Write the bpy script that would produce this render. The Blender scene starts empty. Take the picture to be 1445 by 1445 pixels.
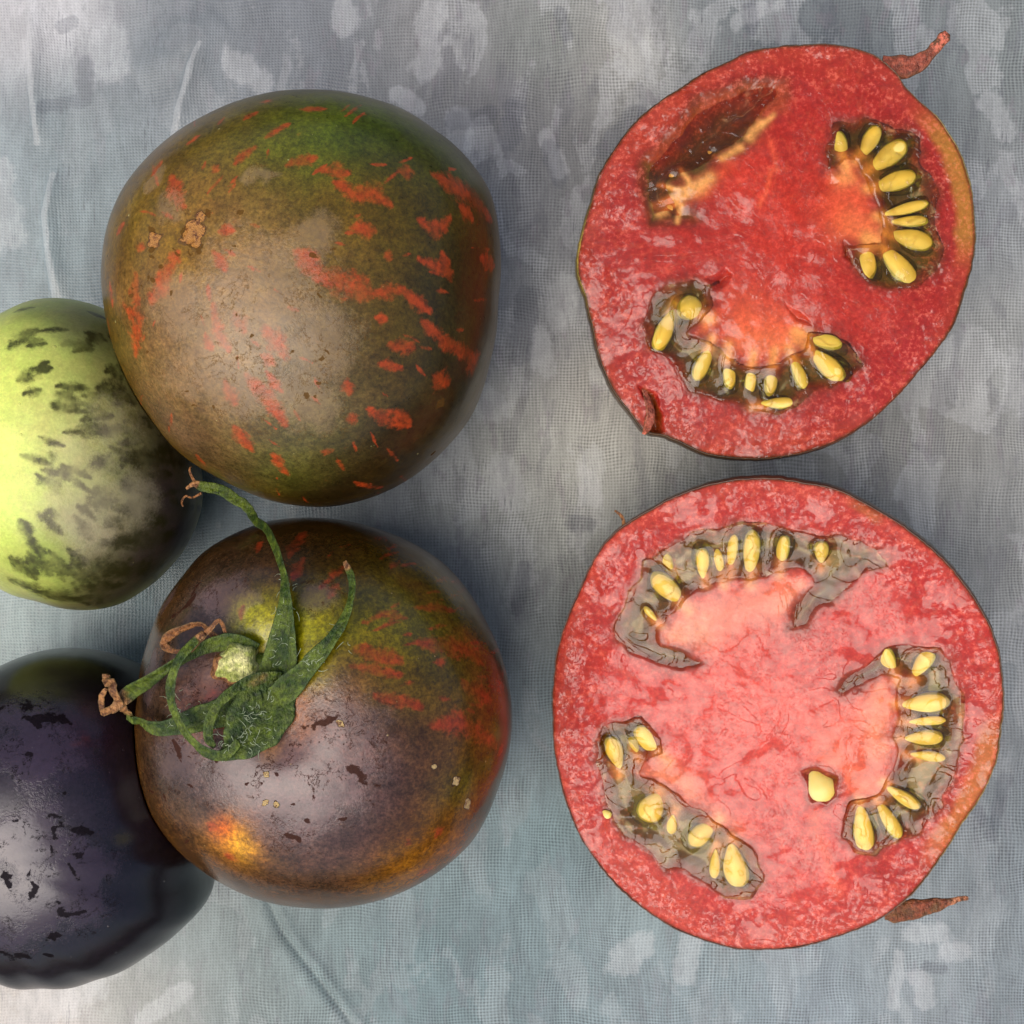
import bpy, math, random
import numpy as np
from mathutils import Vector, Matrix

random.seed(7)
rng = np.random.default_rng(7)
scene = bpy.context.scene
COL = scene.collection
S = 0.168 / 1445.0          # metres per plan unit (1 plan unit = 1 px of the photo at cloth level)
H = 1700.0                  # camera height in plan units
C0 = 722.5

# ------------------------------------------------------------------ camera, sky, sun, exposure
cam_d = bpy.data.cameras.new('camera')
cam = bpy.data.objects.new('camera', cam_d)
COL.objects.link(cam)
cam.location = (0, 0, H * S)
cam_d.sensor_width = 36.0
cam_d.sensor_fit = 'HORIZONTAL'
cam_d.angle = 2 * math.atan(722.5 / H)
cam_d.clip_start = 0.005
cam_d.clip_end = 50.0
scene.camera = cam

SUN_DIR = Vector((-0.31, -0.31, 0.90)).normalized()     # towards the light
sun_el = math.asin(SUN_DIR.z)
sun_az = math.atan2(SUN_DIR.x, SUN_DIR.y)
world = bpy.data.worlds.new("World")
scene.world = world
world.use_nodes = True
wn = world.node_tree
wn.nodes.clear()
sky = wn.nodes.new('ShaderNodeTexSky')
sky.sky_type = 'NISHITA'
sky.sun_disc = False
sky.sun_elevation = sun_el
sky.sun_rotation = sun_az
sky.air_density = 1.0
sky.dust_density = 4.0
sky.ozone_density = 0.6
bg = wn.nodes.new('ShaderNodeBackground')
bg.inputs['Strength'].default_value = 0.10
wo = wn.nodes.new('ShaderNodeOutputWorld')
wn.links.new(sky.outputs[0], bg.inputs[0])
wn.links.new(bg.outputs[0], wo.inputs[0])

sd = bpy.data.lights.new('sun', 'SUN')
sd.energy = 1.5
sd.angle = math.radians(48)
sd.color = (1.0, 0.955, 0.90)
sun = bpy.data.objects.new('sun', sd)
COL.objects.link(sun)
sun.rotation_euler = SUN_DIR.to_track_quat('Z', 'Y').to_euler()

scene.view_settings.view_transform = 'Standard'
scene.view_settings.look = 'None'
scene.view_settings.exposure = 0.55
scene.view_settings.gamma = 1.0
scene.render.engine = 'CYCLES'
scene.cycles.use_denoising = True
scene.cycles.max_bounces = 8
scene.cycles.transparent_max_bounces = 12
scene.cycles.sample_clamp_indirect = 4.0

# ------------------------------------------------------------------ small maths helpers
def srgb(r, g, b):
    c = np.array([r, g, b], float) / 255.0
    return np.where(c <= 0.04045, c / 12.92, ((c + 0.055) / 1.055) ** 2.4)

def lin(c):
    v = srgb(*c)
    return (float(v[0]), float(v[1]), float(v[2]), 1.0)

def smooth(a, b, x):
    t = np.clip((x - a) / (b - a), 0, 1)
    return t * t * (3 - 2 * t)

def _hash(ix, iy, iz, seed):
    n = (ix * 374761393 + iy * 668265263 + iz * 2147483647 + seed * 1274126177) & 0xFFFFFFFF
    n = ((n ^ (n >> 13)) * 1274126177) & 0xFFFFFFFF
    n = ((n ^ (n >> 16)) * 2246822519) & 0xFFFFFFFF
    return ((n ^ (n >> 15)) & 0xFFFFFF) / float(0xFFFFFF)

def vnoise(P, scale, seed=0):
    """value noise in [-1,1], feature size = scale"""
    Q = np.asarray(P, float) / scale + 1000.0
    I = np.floor(Q).astype(np.int64)
    F = Q - I
    F = F * F * (3 - 2 * F)
    out = 0
    for dx in (0, 1):
        wx = F[:, 0] if dx else 1 - F[:, 0]
        for dy in (0, 1):
            wy = F[:, 1] if dy else 1 - F[:, 1]
            for dz in (0, 1):
                wz = F[:, 2] if dz else 1 - F[:, 2]
                out = out + wx * wy * wz * _hash(I[:, 0] + dx, I[:, 1] + dy, I[:, 2] + dz, seed)
    return out * 2 - 1

def fnoise(P, scale, octaves=4, seed=0, rough=0.5):
    s, a, tot = 0, 1.0, 0
    for o in range(octaves):
        s = s + a * vnoise(P, scale / (2 ** o), seed + o * 17)
        tot += a
        a *= rough
    return s / tot

def project(P):
    k = H / (H - P[:, 2])
    return np.stack([C0 + P[:, 0] * k, C0 - P[:, 1] * k], 1)

def unproject(px, py, z):
    k = (H - z) / H
    return np.array([(px - C0) * k, (C0 - py) * k, z])

def polar_table(pts, c, n=720, smooth_k=40):
    """outline points -> radius per azimuth (world sense, y up), lightly smoothed"""
    p = np.array(pts, float)
    dx = p[:, 0] - c[0]
    dy = -(p[:, 1] - c[1])
    a = np.arctan2(dy, dx)
    r = np.hypot(dx, dy)
    o = np.argsort(a)
    a, r = a[o], r[o]
    aa = np.concatenate([a - 2 * np.pi, a, a + 2 * np.pi])
    rr = np.concatenate([r, r, r])
    g = np.linspace(-np.pi, np.pi, n, endpoint=False)
    v = np.interp(g, aa, rr)
    f = np.fft.rfft(v)
    k = np.arange(len(f))
    f *= np.exp(-(k / smooth_k) ** 2)
    return g, np.fft.irfft(f, n)

def table_at(g, v, a):
    a = (a + np.pi) % (2 * np.pi) - np.pi
    gg = np.append(g, np.pi)
    vv = np.append(v, v[0])
    return np.interp(a, gg, vv)

def seg_dist(P, A, B):
    d = B - A
    L = float(d @ d) + 1e-9
    t = np.clip(((P - A) @ d) / L, 0, 1)
    return np.linalg.norm(P - (A + t[:, None] * d), axis=1)

def poly_sdf(P, poly):
    """signed distance (negative inside) of Nx2 points to a polygon"""
    V = np.array(poly, float)
    W = np.roll(V, -1, 0)
    d = np.full(len(P), 1e18)
    inside = np.zeros(len(P), bool)
    for a, b in zip(V, W):
        e = b - a
        w = P - a
        t = np.clip((w @ e) / (e @ e + 1e-9), 0, 1)
        q = w - t[:, None] * e
        d = np.minimum(d, (q * q).sum(1))
        c = (a[1] > P[:, 1]) != (b[1] > P[:, 1])
        xi = (b[0] - a[0]) * (P[:, 1] - a[1]) / (b[1] - a[1] + 1e-12) + a[0]
        inside ^= c & (P[:, 0] < xi)
    d = np.sqrt(d)
    return np.where(inside, -d, d)

# ------------------------------------------------------------------ mesh helpers
def make_mesh(name, V, faces, mat, parent=None, cols=None, origin=(0, 0, 0), smooth_shade=True):
    """V in plan units (world); faces = list of arrays with equal-size polygons"""
    V = np.asarray(V, float) - np.asarray(origin, float)
    me = bpy.data.meshes.new(name)
    me.vertices.add(len(V))
    me.vertices.foreach_set('co', (V * S).astype(np.float32).ravel())
    loops = np.concatenate([np.asarray(f, np.int32).ravel() for f in faces])
    sizes = np.concatenate([np.full(len(f), np.asarray(f).shape[1], np.int32) for f in faces])
    starts = np.concatenate([[0], np.cumsum(sizes)[:-1]]).astype(np.int32)
    me.loops.add(len(loops))
    me.loops.foreach_set('vertex_index', loops)
    me.polygons.add(len(sizes))
    me.polygons.foreach_set('loop_start', starts)
    try:
        me.polygons.foreach_set('loop_total', sizes)
    except Exception:
        pass
    me.update(calc_edges=True)
    me.validate()
    if smooth_shade:
        me.polygons.foreach_set('use_smooth', np.ones(len(me.polygons), bool))
    for k, a in (cols or {}).items():
        at = me.color_attributes.new(k, 'FLOAT_COLOR', 'POINT')
        arr = np.ones((len(V), 4), np.float32)
        arr[:, :a.shape[1]] = a
        at.data.foreach_set('color', arr.ravel())
    me.materials.append(mat)
    o = bpy.data.objects.new(name, me)
    COL.objects.link(o)
    if parent is not None:
        o.parent = parent
    return o

def grid_faces(nu, nv, wrap_u=True):
    """vertex index = j*nu + i ; i around (wrap), j along"""
    i = np.arange(nu if wrap_u else nu - 1)
    j = np.arange(nv - 1)
    I, J = np.meshgrid(i, j)
    I, J = I.ravel(), J.ravel()
    I2 = (I + 1) % nu
    return np.stack([J * nu + I, J * nu + I2, (J + 1) * nu + I2, (J + 1) * nu + I], 1)

def thing(name, label, cat, loc, group=None):
    o = bpy.data.objects.new(name, None)
    o.empty_display_size = 0.01
    COL.objects.link(o)
    o.location = (loc[0] * S, loc[1] * S, loc[2] * S)
    o['label'] = label
    o['category'] = cat
    if group:
        o['group'] = group
    return o

# ------------------------------------------------------------------ shader helper
class NT:
    def __init__(self, name):
        self.m = bpy.data.materials.new(name)
        self.m.use_nodes = True
        self.t = self.m.node_tree
        self.t.nodes.clear()
        self.out = self.t.nodes.new('ShaderNodeOutputMaterial')
        self._co = None
    def n(self, typ, **kw):
        x = self.t.nodes.new(typ)
        for k, v in kw.items():
            setattr(x, k, v)
        return x
    def put(self, sock, v):
        if isinstance(v, bpy.types.NodeSocket):
            self.t.links.new(v, sock)
        elif isinstance(v, (tuple, list)) and sock.type == 'RGBA' and len(v) == 3:
            sock.default_value = (*v, 1)
        else:
            sock.default_value = v
    def co(self, sx=1, sy=1, sz=1):
        """object coordinates in plan units"""
        if self._co is None:
            tc = self.n('ShaderNodeTexCoord')
            self._co = tc.outputs['Object']
        vm = self.n('ShaderNodeVectorMath', operation='MULTIPLY')
        self.put(vm.inputs[0], self._co)
        vm.inputs[1].default_value = (sx / S, sy / S, sz / S)
        return vm.outputs[0]
    def math(self, op, a, b=0.0, c=0.0, clamp=False):
        m = self.n('ShaderNodeMath', operation=op, use_clamp=clamp)
        self.put(m.inputs[0], a); self.put(m.inputs[1], b); self.put(m.inputs[2], c)
        return m.outputs[0]
    def noise(self, size, detail=4, rough=0.5, vec=None, dist=0.0, typ='FBM'):
        x = self.n('ShaderNodeTexNoise')
        x.noise_type = typ
        self.put(x.inputs['Vector'], vec if vec is not None else self.co())
        x.inputs['Scale'].default_value = 1.0 / size
        x.inputs['Detail'].default_value = detail
        x.inputs['Roughness'].default_value = rough
        x.inputs['Distortion'].default_value = dist
        return x.outputs[0]
    def voro(self, size, feature='F1', vec=None, rnd=1.0):
        x = self.n('ShaderNodeTexVoronoi', feature=feature)
        self.put(x.inputs['Vector'], vec if vec is not None else self.co())
        x.inputs['Scale'].default_value = 1.0 / size
        x.inputs['Randomness'].default_value = rnd
        return x
    def ss(self, v, a, b, lo=0.0, hi=1.0):
        m = self.n('ShaderNodeMapRange', interpolation_type='SMOOTHSTEP')
        self.put(m.inputs['Value'], v)
        m.inputs['From Min'].default_value = a
        m.inputs['From Max'].default_value = b
        m.inputs['To Min'].default_value = lo
        m.inputs['To Max'].default_value = hi
        return m.outputs[0]
    def mix(self, f, a, b, mode='MIX'):
        m = self.n('ShaderNodeMix', data_type='RGBA', blend_type=mode)
        self.put(m.inputs['Factor'], f)
        self.put(m.inputs[6], a); self.put(m.inputs[7], b)
        return m.outputs[2]
    def attr(self, name):
        a = self.n('ShaderNodeAttribute', attribute_name=name)
        return a
    def sep(self, c):
        s = self.n('ShaderNodeSeparateColor')
        self.put(s.inputs[0], c)
        return s.outputs
    def gray(self, v):
        c = self.n('ShaderNodeCombineColor')
        for i in range(3):
            self.put(c.inputs[i], v)
        return c.outputs[0]
    def bump(self, h, dist, strength=1.0, normal=None):
        b = self.n('ShaderNodeBump')
        self.put(b.inputs['Height'], h)
        b.inputs['Distance'].default_value = dist * S
        b.inputs['Strength'].default_value = strength
        if normal is not None:
            self.put(b.inputs['Normal'], normal)
        return b.outputs[0]
    def terrace(self, v, steps, lo=0.38, hi=0.62):
        x = self.math('MULTIPLY', v, steps)
        fl = self.math('FLOOR', x)
        fr = self.math('SUBTRACT', x, fl)
        return self.math('ADD', fl, self.ss(fr, lo, hi))
    def principled(self, **kw):
        p = self.n('ShaderNodeBsdfPrincipled')
        for k, v in kw.items():
            self.put(p.inputs[k.replace('_', ' ')], v)
        return p
    def done(self, shader):
        self.t.links.new(shader, self.out.inputs['Surface'])
        return self.m

# ------------------------------------------------------------------ materials
def mat_cloth():
    t = NT('printed_cloth')
    base = t.attr('base').outputs['Color']
    f = t.sep(t.attr('fld').outputs['Color'])
    # painterly dabs, stretched along the vertical of the print, ragged by fine noise
    frag = t.noise(9, 3, 0.6)
    big = t.noise(70, 2, 0.5, vec=t.co(1, 0.55, 1), dist=0.6)
    a = t.math('ADD', big, t.math('MULTIPLY', t.math('SUBTRACT', frag, 0.5), 0.13))
    dab1 = t.ss(a, 0.53, 0.575)
    big2 = t.noise(46, 2, 0.5, vec=t.co(1.15, 0.42, 3.3), dist=0.8)
    b = t.math('ADD', big2, t.math('MULTIPLY', t.math('SUBTRACT', frag, 0.5), 0.16))
    dab2 = t.ss(b, 0.39, 0.44, 1.0, 0.0)
    big3 = t.noise(30, 3, 0.6, vec=t.co(1.4, 0.5, 7.7))
    dab3 = t.ss(t.math('ADD', big3, t.math('MULTIPLY', t.math('SUBTRACT', frag, 0.5), 0.2)), 0.60, 0.64)
    amt = t.math('MULTIPLY', f[2], 1.0)
    c = t.mix(t.math('MULTIPLY', dab1, t.math('MULTIPLY', amt, 0.26)), base, lin((186, 186, 184)))
    c = t.mix(t.math('MULTIPLY', dab2, t.math('MULTIPLY', amt, 0.24)), c, lin((92, 90, 98)))
    c = t.mix(t.math('MULTIPLY', dab3, t.math('MULTIPLY', amt, 0.30)), c, lin((122, 112, 118)))
    # placed pale print patches, plus fold sheen painted as pale crease lines
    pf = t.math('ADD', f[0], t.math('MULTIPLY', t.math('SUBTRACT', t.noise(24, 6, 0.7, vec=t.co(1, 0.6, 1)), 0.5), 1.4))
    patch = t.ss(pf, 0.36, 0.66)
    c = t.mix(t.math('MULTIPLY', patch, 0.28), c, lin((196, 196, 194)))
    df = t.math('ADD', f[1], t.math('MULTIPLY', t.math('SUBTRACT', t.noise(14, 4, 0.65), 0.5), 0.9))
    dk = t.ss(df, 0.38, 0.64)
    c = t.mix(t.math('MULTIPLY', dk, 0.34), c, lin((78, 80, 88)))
    # soft mottling and fine vertical slubs
    mott = t.noise(24, 6, 0.72, vec=t.co(1, 0.3, 1), dist=0.2)
    c = t.mix(1.0, c, t.gray(t.ss(mott, 0.32, 0.68, 0.86, 1.14)), 'MULTIPLY')
    sl = t.noise(6, 4, 0.75, vec=t.co(1.6, 0.13, 1))
    slm = t.math('MULTIPLY', t.ss(sl, 0.56, 0.68), t.ss(t.noise(60, 3, 0.6, vec=t.co(1, 0.5, 2)), 0.42, 0.6))
    c = t.mix(t.math('MULTIPLY', slm, 0.5), c, lin((60, 62, 70)))
    # weave: plain weave of warp and weft, slightly wavy
    wv = t.n('ShaderNodeVectorMath', operation='ADD')
    nd = t.n('ShaderNodeTexNoise'); nd.inputs['Scale'].default_value = 1 / 120.0; nd.inputs['Detail'].default_value = 1
    t.put(nd.inputs['Vector'], t.co())
    sc = t.n('ShaderNodeVectorMath', operation='SCALE'); t.put(sc.inputs[0], nd.outputs['Color']); sc.inputs['Scale'].default_value = 26
    t.put(wv.inputs[0], t.co()); t.put(wv.inputs[1], sc.outputs[0])
    sx = t.n('ShaderNodeSeparateXYZ'); t.put(sx.inputs[0], wv.outputs[0])
    px, py = 4.6, 4.35
    u = t.math('MULTIPLY', sx.outputs[0], 2 * math.pi / px)
    v = t.math('MULTIPLY', sx.outputs[1], 2 * math.pi / py)
    cu = t.math('COSINE', u); cv = t.math('COSINE', v)
    hole = t.math('MULTIPLY', t.math('SUBTRACT', 1.0, cu), t.math('SUBTRACT', 1.0, cv))   # 0..4, 4 in the holes
    knot = t.math('MULTIPLY', t.math('ADD', 1.0, cu), t.math('ADD', 1.0, cv))
    con = t.ss(t.noise(60, 4, 0.65), 0.35, 0.65, 0.25, 0.95)
    con = t.math('MULTIPLY', con, t.math('SUBTRACT', 1.0, t.math('MULTIPLY', patch, 0.6)))
    con = t.math('MULTIPLY', con, t.attr('fld').outputs['Alpha'])
    tn = t.math('ADD', t.math('MULTIPLY', hole, -0.115), t.math('MULTIPLY', knot, 0.075))
    tn = t.math('MULTIPLY', tn, con)
    fine = t.math('MULTIPLY', t.math('SUBTRACT', t.noise(2.8, 3, 0.7), 0.5), 0.55)
    c = t.mix(1.0, c, t.gray(t.math('ADD', 1.02, t.math('ADD', tn, fine))), 'MULTIPLY')
    hgt = t.math('ADD', t.math('MULTIPLY', hole, -0.25), t.math('MULTIPLY', t.noise(22, 3, 0.5), 2.0))
    nb = t.bump(hgt, 0.8, 0.5)
    p = t.principled(Base_Color=c, Roughness=t.ss(t.attr('fld').outputs['Alpha'], 0.25, 0.9, 0.38, 0.65), Normal=nb)
    p.inputs['Specular IOR Level'].default_value = 0.45
    p.inputs['Sheen Weight'].default_value = 0.05
    return t.done(p.outputs[0])

def mat_skin(name, streak_col, bloom_col, bloom_amt, dark_col, rough_gloss=0.2, rough_bloom=0.42, grain=0.2,
             speck_col=(190, 180, 110), speck=0.6, edge_noise=1.5, streak_amt=0.8, relief=1.0, cracks=0.0, coat=0.0, spec=0.5, rub=0.5, scar_col=(176, 122, 62)):
    t = NT(name)
    base = t.attr('base').outputs['Color']
    at = t.attr('fld')
    f = t.sep(at.outputs['Color'])
    fineA = t.noise(7, 5, 0.7)
    fineB = t.noise(16, 5, 0.7, vec=t.co(1, 1, 1.3))
    fineC = t.noise(3.2, 3, 0.7)
    g = t.ss(fineA, 0.3, 0.7, 1 - grain, 1 + grain)
    g2 = t.ss(t.noise(40, 4, 0.6), 0.3, 0.7, 1 - grain * 0.7, 1 + grain * 0.7)
    g3 = t.ss(fineC, 0.3, 0.7, 1 - grain * .8, 1 + grain * .8)
    c = t.mix(1.0, base, t.gray(t.math('MULTIPLY', g3, t.math('MULTIPLY', g, g2))), 'MULTIPLY')
    # hue drift
    hm = t.ss(t.noise(24, 4, 0.65, vec=t.co(1.3, 1.1, 1)), 0.35, 0.65)
    c = t.mix(t.math('MULTIPLY', hm, 0.22), c, t.mix(1.0, c, (0.75, 1.12, 0.75, 1), 'MULTIPLY'))
    # streaks
    sf = t.math('ADD', f[0], t.math('MULTIPLY', t.math('SUBTRACT', fineB, 0.5), edge_noise))
    sf = t.math('ADD', sf, t.math('MULTIPLY', t.math('SUBTRACT', fineA, 0.5), edge_noise * 0.6))
    sm = t.ss(sf, 0.24, 0.90)
    sm = t.math('MULTIPLY', sm, t.ss(t.noise(30, 3, 0.6, vec=t.co(1.2, 0.9, 1)), 0.32, 0.6, 0.45, 1.0))
    sc = t.mix(1.0, lin(streak_col), t.gray(g), 'MULTIPLY')
    c = t.mix(t.math('MULTIPLY', sm, streak_amt), c, sc)
    # bloom (waxy coat), rubbed away in flecks
    bf = t.math('ADD', f[1], t.math('MULTIPLY', t.math('SUBTRACT', t.noise(26, 6, 0.72), 0.5), 1.7 * rub))
    bf = t.math('ADD', bf, t.math('MULTIPLY', t.math('SUBTRACT', fineC, 0.5), 0.9 * rub))
    bm = t.ss(bf, 0.25, 0.75)
    c = t.mix(t.math('MULTIPLY', bm, bloom_amt), c, lin(bloom_col))
    # dark marks
    dm = t.ss(t.math('ADD', f[2], t.math('MULTIPLY', t.math('SUBTRACT', fineB, 0.5), 2.0)), 0.46, 0.60)
    if cracks > 0:
        rn = t.noise(34, 6, 0.7, dist=0.4)
        rr = t.math('ABSOLUTE', t.math('SUBTRACT', rn, 0.5))
        ck = t.ss(rr, 0.004, 0.014, 1.0, 0.0)
        ck = t.math('MULTIPLY', ck, t.ss(t.noise(46, 3, 0.6, vec=t.co(1, 1, 1.7)), 0.47, 0.53))
        sp = t.ss(t.noise(11, 4, 0.75, vec=t.co(1.2, 1, 1)), 0.66, 0.70)
        ck = t.math('MAXIMUM', ck, sp)
        ck = t.math('MULTIPLY', ck, t.math('MULTIPLY', t.ss(f[1], 0.05, 0.35), cracks))
        dm = t.math('MAXIMUM', dm, ck)
    c = t.mix(t.math('MULTIPLY', dm, 0.85), c, lin(dark_col))
    # corky scar
    qr = t.ss(t.math('ADD', at.outputs['Alpha'], t.math('MULTIPLY', t.math('SUBTRACT', fineA, 0.5), 1.6)), 0.30, 0.42)
    c = t.mix(t.math('MULTIPLY', qr, 0.85), c, lin(dark_col))
    qm = t.ss(t.math('ADD', at.outputs['Alpha'], t.math('MULTIPLY', t.math('SUBTRACT', fineA, 0.5), 0.7)), 0.45, 0.55)
    qc = t.mix(t.ss(t.noise(5, 4, 0.7), 0.36, 0.5), lin((104, 62, 36)), lin(scar_col))
    c = t.mix(qm, c, qc)
    # pale lenticels
    vo = t.voro(26, vec=t.co())
    vr = t.sep(vo.outputs['Color'])
    rad = t.math('MULTIPLY', t.math('SUBTRACT', vr[0], 0.45), 0.13)
    vm = t.ss(t.math('SUBTRACT', vo.outputs['Distance'], rad), -0.02, 0.02, 1.0, 0.0)
    c = t.mix(t.math('MULTIPLY', vm, speck), c, lin(speck_col))
    vo2 = t.voro(11, vec=t.co(1.1, 1, 1))
    vr2 = t.sep(vo2.outputs['Color'])
    rad2 = t.math('MULTIPLY', t.math('SUBTRACT', vr2[1], 0.72), 0.30)
    vm2 = t.ss(t.math('SUBTRACT', vo2.outputs['Distance'], rad2), -0.03, 0.03, 1.0, 0.0)
    c = t.mix(t.math('MULTIPLY', vm2, speck * 0.45), c, lin(speck_col))
    r = t.math('ADD', t.math('MULTIPLY', bm, rough_bloom - rough_gloss), rough_gloss)
    r = t.math('ADD', r, t.math('MULTIPLY', t.math('SUBTRACT', fineA, 0.5), 0.15))
    r = t.math('ADD', r, t.math('MULTIPLY', t.math('MAXIMUM', qm, dm), 0.35))
    h = t.math('ADD', t.math('MULTIPLY', t.noise(60, 2, 0.5), 3.0 * relief), t.math('MULTIPLY', fineC, 0.25 * relief))
    h = t.math('ADD', h, t.math('MULTIPLY', bm, 0.35))
    h = t.math('ADD', h, t.math('MULTIPLY', vm, 0.6))
    h = t.math('ADD', h, t.math('MULTIPLY', t.math('MULTIPLY', qm, fineC), 5.0))
    nb = t.bump(h, 1.0, 0.8)
    p = t.principled(Base_Color=c, Roughness=r, Normal=nb)
    t.put(p.inputs['Specular IOR Level'], t.math('MULTIPLY', t.math('SUBTRACT', 1.0, t.math('MULTIPLY', dm, 0.85)), spec))
    p.inputs['Subsurface Weight'].default_value = 0.08
    p.inputs['Subsurface Radius'].default_value = (1.0, 0.5, 0.2)
    p.inputs['Subsurface Scale'].default_value = 10 * S
    p.inputs['Coat Weight'].default_value = coat
    p.inputs['Coat Roughness'].default_value = 0.3
    return t.done(p.outputs[0])

def mat_flesh():
    t = NT('wet_tomato_flesh')
    base = t.attr('base').outputs['Color']
    f = t.sep(t.attr('fld').outputs['Color'])     # R grain strength, G wet film, B locule
    nA = t.noise(5.5, 5, 0.7)
    nB = t.noise(16, 5, 0.65)
    nC = t.noise(60, 3, 0.6)
    g = t.math('MULTIPLY', t.ss(nA, 0.3, 0.7, 0.80, 1.20), t.ss(nB, 0.3, 0.7, 0.86, 1.14))
    c = t.mix(1.0, base, t.gray(g), 'MULTIPLY')
    # pale cell flecks towards the wall
    fl = t.ss(t.math('ADD', nA, t.math('MULTIPLY', t.math('SUBTRACT', nB, 0.5), 0.6)), 0.52, 0.68)
    c = t.mix(t.math('MULTIPLY', t.math('MULTIPLY', fl, f[0]), 0.42), c, lin((222, 116, 92)))
    # wet relief: smooth swells with fine squiggly cell edges
    film = t.noise(50, 3, 0.5, dist=0.8)
    film2 = t.noise(13, 4, 0.62, dist=0.6)
    tA = t.math('MULTIPLY', t.terrace(film, 5.0, 0.40, 0.60), t.ss(t.noise(90, 2, 0.5), 0.45, 0.6, 0.15, 1.0))
    tB = t.terrace(film2, 6.0, 0.34, 0.66)
    big = t.ss(nC, 0.40, 0.62)
    rel = t.math('ADD', t.math('MULTIPLY', tA, 0.8), t.math('MULTIPLY', t.math('MULTIPLY', tB, 1.1), t.math('MULTIPLY', big, f[1])))
    rel = t.math('MULTIPLY', rel, t.math('ADD', 0.40, t.math('MULTIPLY', f[1], 1.0)))
    rel = t.math('ADD', rel, t.math('MULTIPLY', t.noise(80, 2, 0.5), 16.0))
    rel = t.math('ADD', rel, t.math('MULTIPLY', t.noise(26, 2, 0.5), 1.2))
    rel = t.math('ADD', rel, t.math('MULTIPLY', t.noise(3.5, 3, 0.6), t.math('MULTIPLY', f[1], 0.25)))
    nb = t.bump(rel, 1.0, 1.0)
    nd_ = t.bump(t.math('ADD', t.math('MULTIPLY', nB, 1.2), t.math('MULTIPLY', nA, 0.15)), 1.0, 0.6)
    p = t.principled(Base_Color=c, Roughness=0.5, Normal=nd_)
    p.inputs['Specular IOR Level'].default_value = 0.15
    p.inputs['Coat Weight'].default_value = 1.0
    p.inputs['Coat IOR'].default_value = 1.38
    t.put(p.inputs['Coat Roughness'], t.ss(nC, 0.4, 0.6, 0.05, 0.16))
    t.put(p.inputs['Coat Normal'], nb)
    p.inputs['Subsurface Weight'].default_value = 0.3
    p.inputs['Subsurface Radius'].default_value = (1.0, 0.35, 0.2)
    p.inputs['Subsurface Scale'].default_value = 14 * S
    return t.done(p.outputs[0])

def mat_gel(name, tint, ior=1.45, wave=1.0, sac=False):
    t = NT(name)
    nA = t.noise(48, 3, 0.5, dist=0.8)
    h = t.math('MULTIPLY', t.terrace(nA, 7.0, 0.41, 0.59), 0.9 * wave)
    h = t.math('ADD', h, t.math('MULTIPLY', t.noise(60, 2, 0.5, dist=0.4), 8.5 * wave))
    nb = t.bump(h, 1.0, 1.0)
    tr = t.n('ShaderNodeBsdfTransparent')
    tr.inputs[0].default_value = (*tint, 1)
    gl = t.n('ShaderNodeBsdfGlossy')
    gl.inputs['Roughness'].default_value = 0.03
    t.put(gl.inputs['Normal'], nb)
    fr = t.n('ShaderNodeFresnel'); fr.inputs['IOR'].default_value = ior
    t.put(fr.inputs['Normal'], nb)
    mx = t.n('ShaderNodeMixShader')
    t.put(mx.inputs[0], 0.03 if sac else fr.outputs[0]); t.put(mx.inputs[1], tr.outputs[0]); t.put(mx.inputs[2], gl.outputs[0])
    return t.done(mx.outputs[0])

def mat_seed():
    t = NT('tomato_seed')
    n = t.noise(6, 4, 0.6)
    oi = t.n('ShaderNodeObjectInfo')
    c = t.mix(t.ss(n, 0.35, 0.65), lin((246, 204, 92)), lin((255, 240, 170)))
    c = t.mix(t.math('MULTIPLY', oi.outputs['Random'], 0.55), c, lin((206, 184, 84)))
    p = t.principled(Base_Color=c, Roughness=0.5, Normal=t.bump(t.noise(4, 4, 0.6), 1.5, 0.7))
    p.inputs['Subsurface Weight'].default_value = 0.3
    p.inputs['Subsurface Radius'].default_value = (1, 0.7, 0.3)
    p.inputs['Subsurface Scale'].default_value = 8 * S
    return t.done(p.outputs[0])

def mat_plant(name, c1, c2, c3, rough=0.45, fuzz=0.5):
    t = NT(name)
    tip = t.attr('fld').outputs['Color']
    f = t.sep(tip)
    n = t.noise(7, 5, 0.7)
    n2 = t.noise(20, 4, 0.6)
    c = t.mix(t.ss(n2, 0.35, 0.65), lin(c1), lin(c2))
    c = t.mix(1.0, c, t.gray(t.math('MULTIPLY', t.ss(n, 0.3, 0.7, 0.55, 1.45), t.ss(t.noise(3, 3, 0.7), 0.3, 0.7, 0.75, 1.25))), 'MULTIPLY')
    dry = t.ss(t.math('ADD', f[0], t.math('MULTIPLY', t.math('SUBTRACT', n2, 0.5), 0.4)), 0.4, 0.6)
    c = t.mix(dry, c, t.mix(t.ss(n, 0.4, 0.6), lin((92, 56, 32)), lin(c3)))
    # edge rim paler, pale hairs
    c = t.mix(t.math('MULTIPLY', f[1], 0.18), c, lin((122, 142, 92)))
    hair = t.voro(5, 'DISTANCE_TO_EDGE', vec=t.co(1.6, 0.6, 1))
    hm = t.math('MULTIPLY', t.ss(hair.outputs[0], 0.0, 0.05, 1.0, 0.0), t.ss(n2, 0.54, 0.66))
    c = t.mix(t.math('MULTIPLY', hm, fuzz), c, lin((170, 182, 150)))
    vein = t.noise(5, 3, 0.6, vec=t.co(1.5, 0.5, 1))
    p = t.principled(Base_Color=c, Roughness=rough, Normal=t.bump(t.math('ADD', t.noise(6, 4, 0.65), vein), 3.5, 0.9))
    p.inputs['Specular IOR Level'].default_value = 0.35
    return t.done(p.outputs[0])

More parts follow.
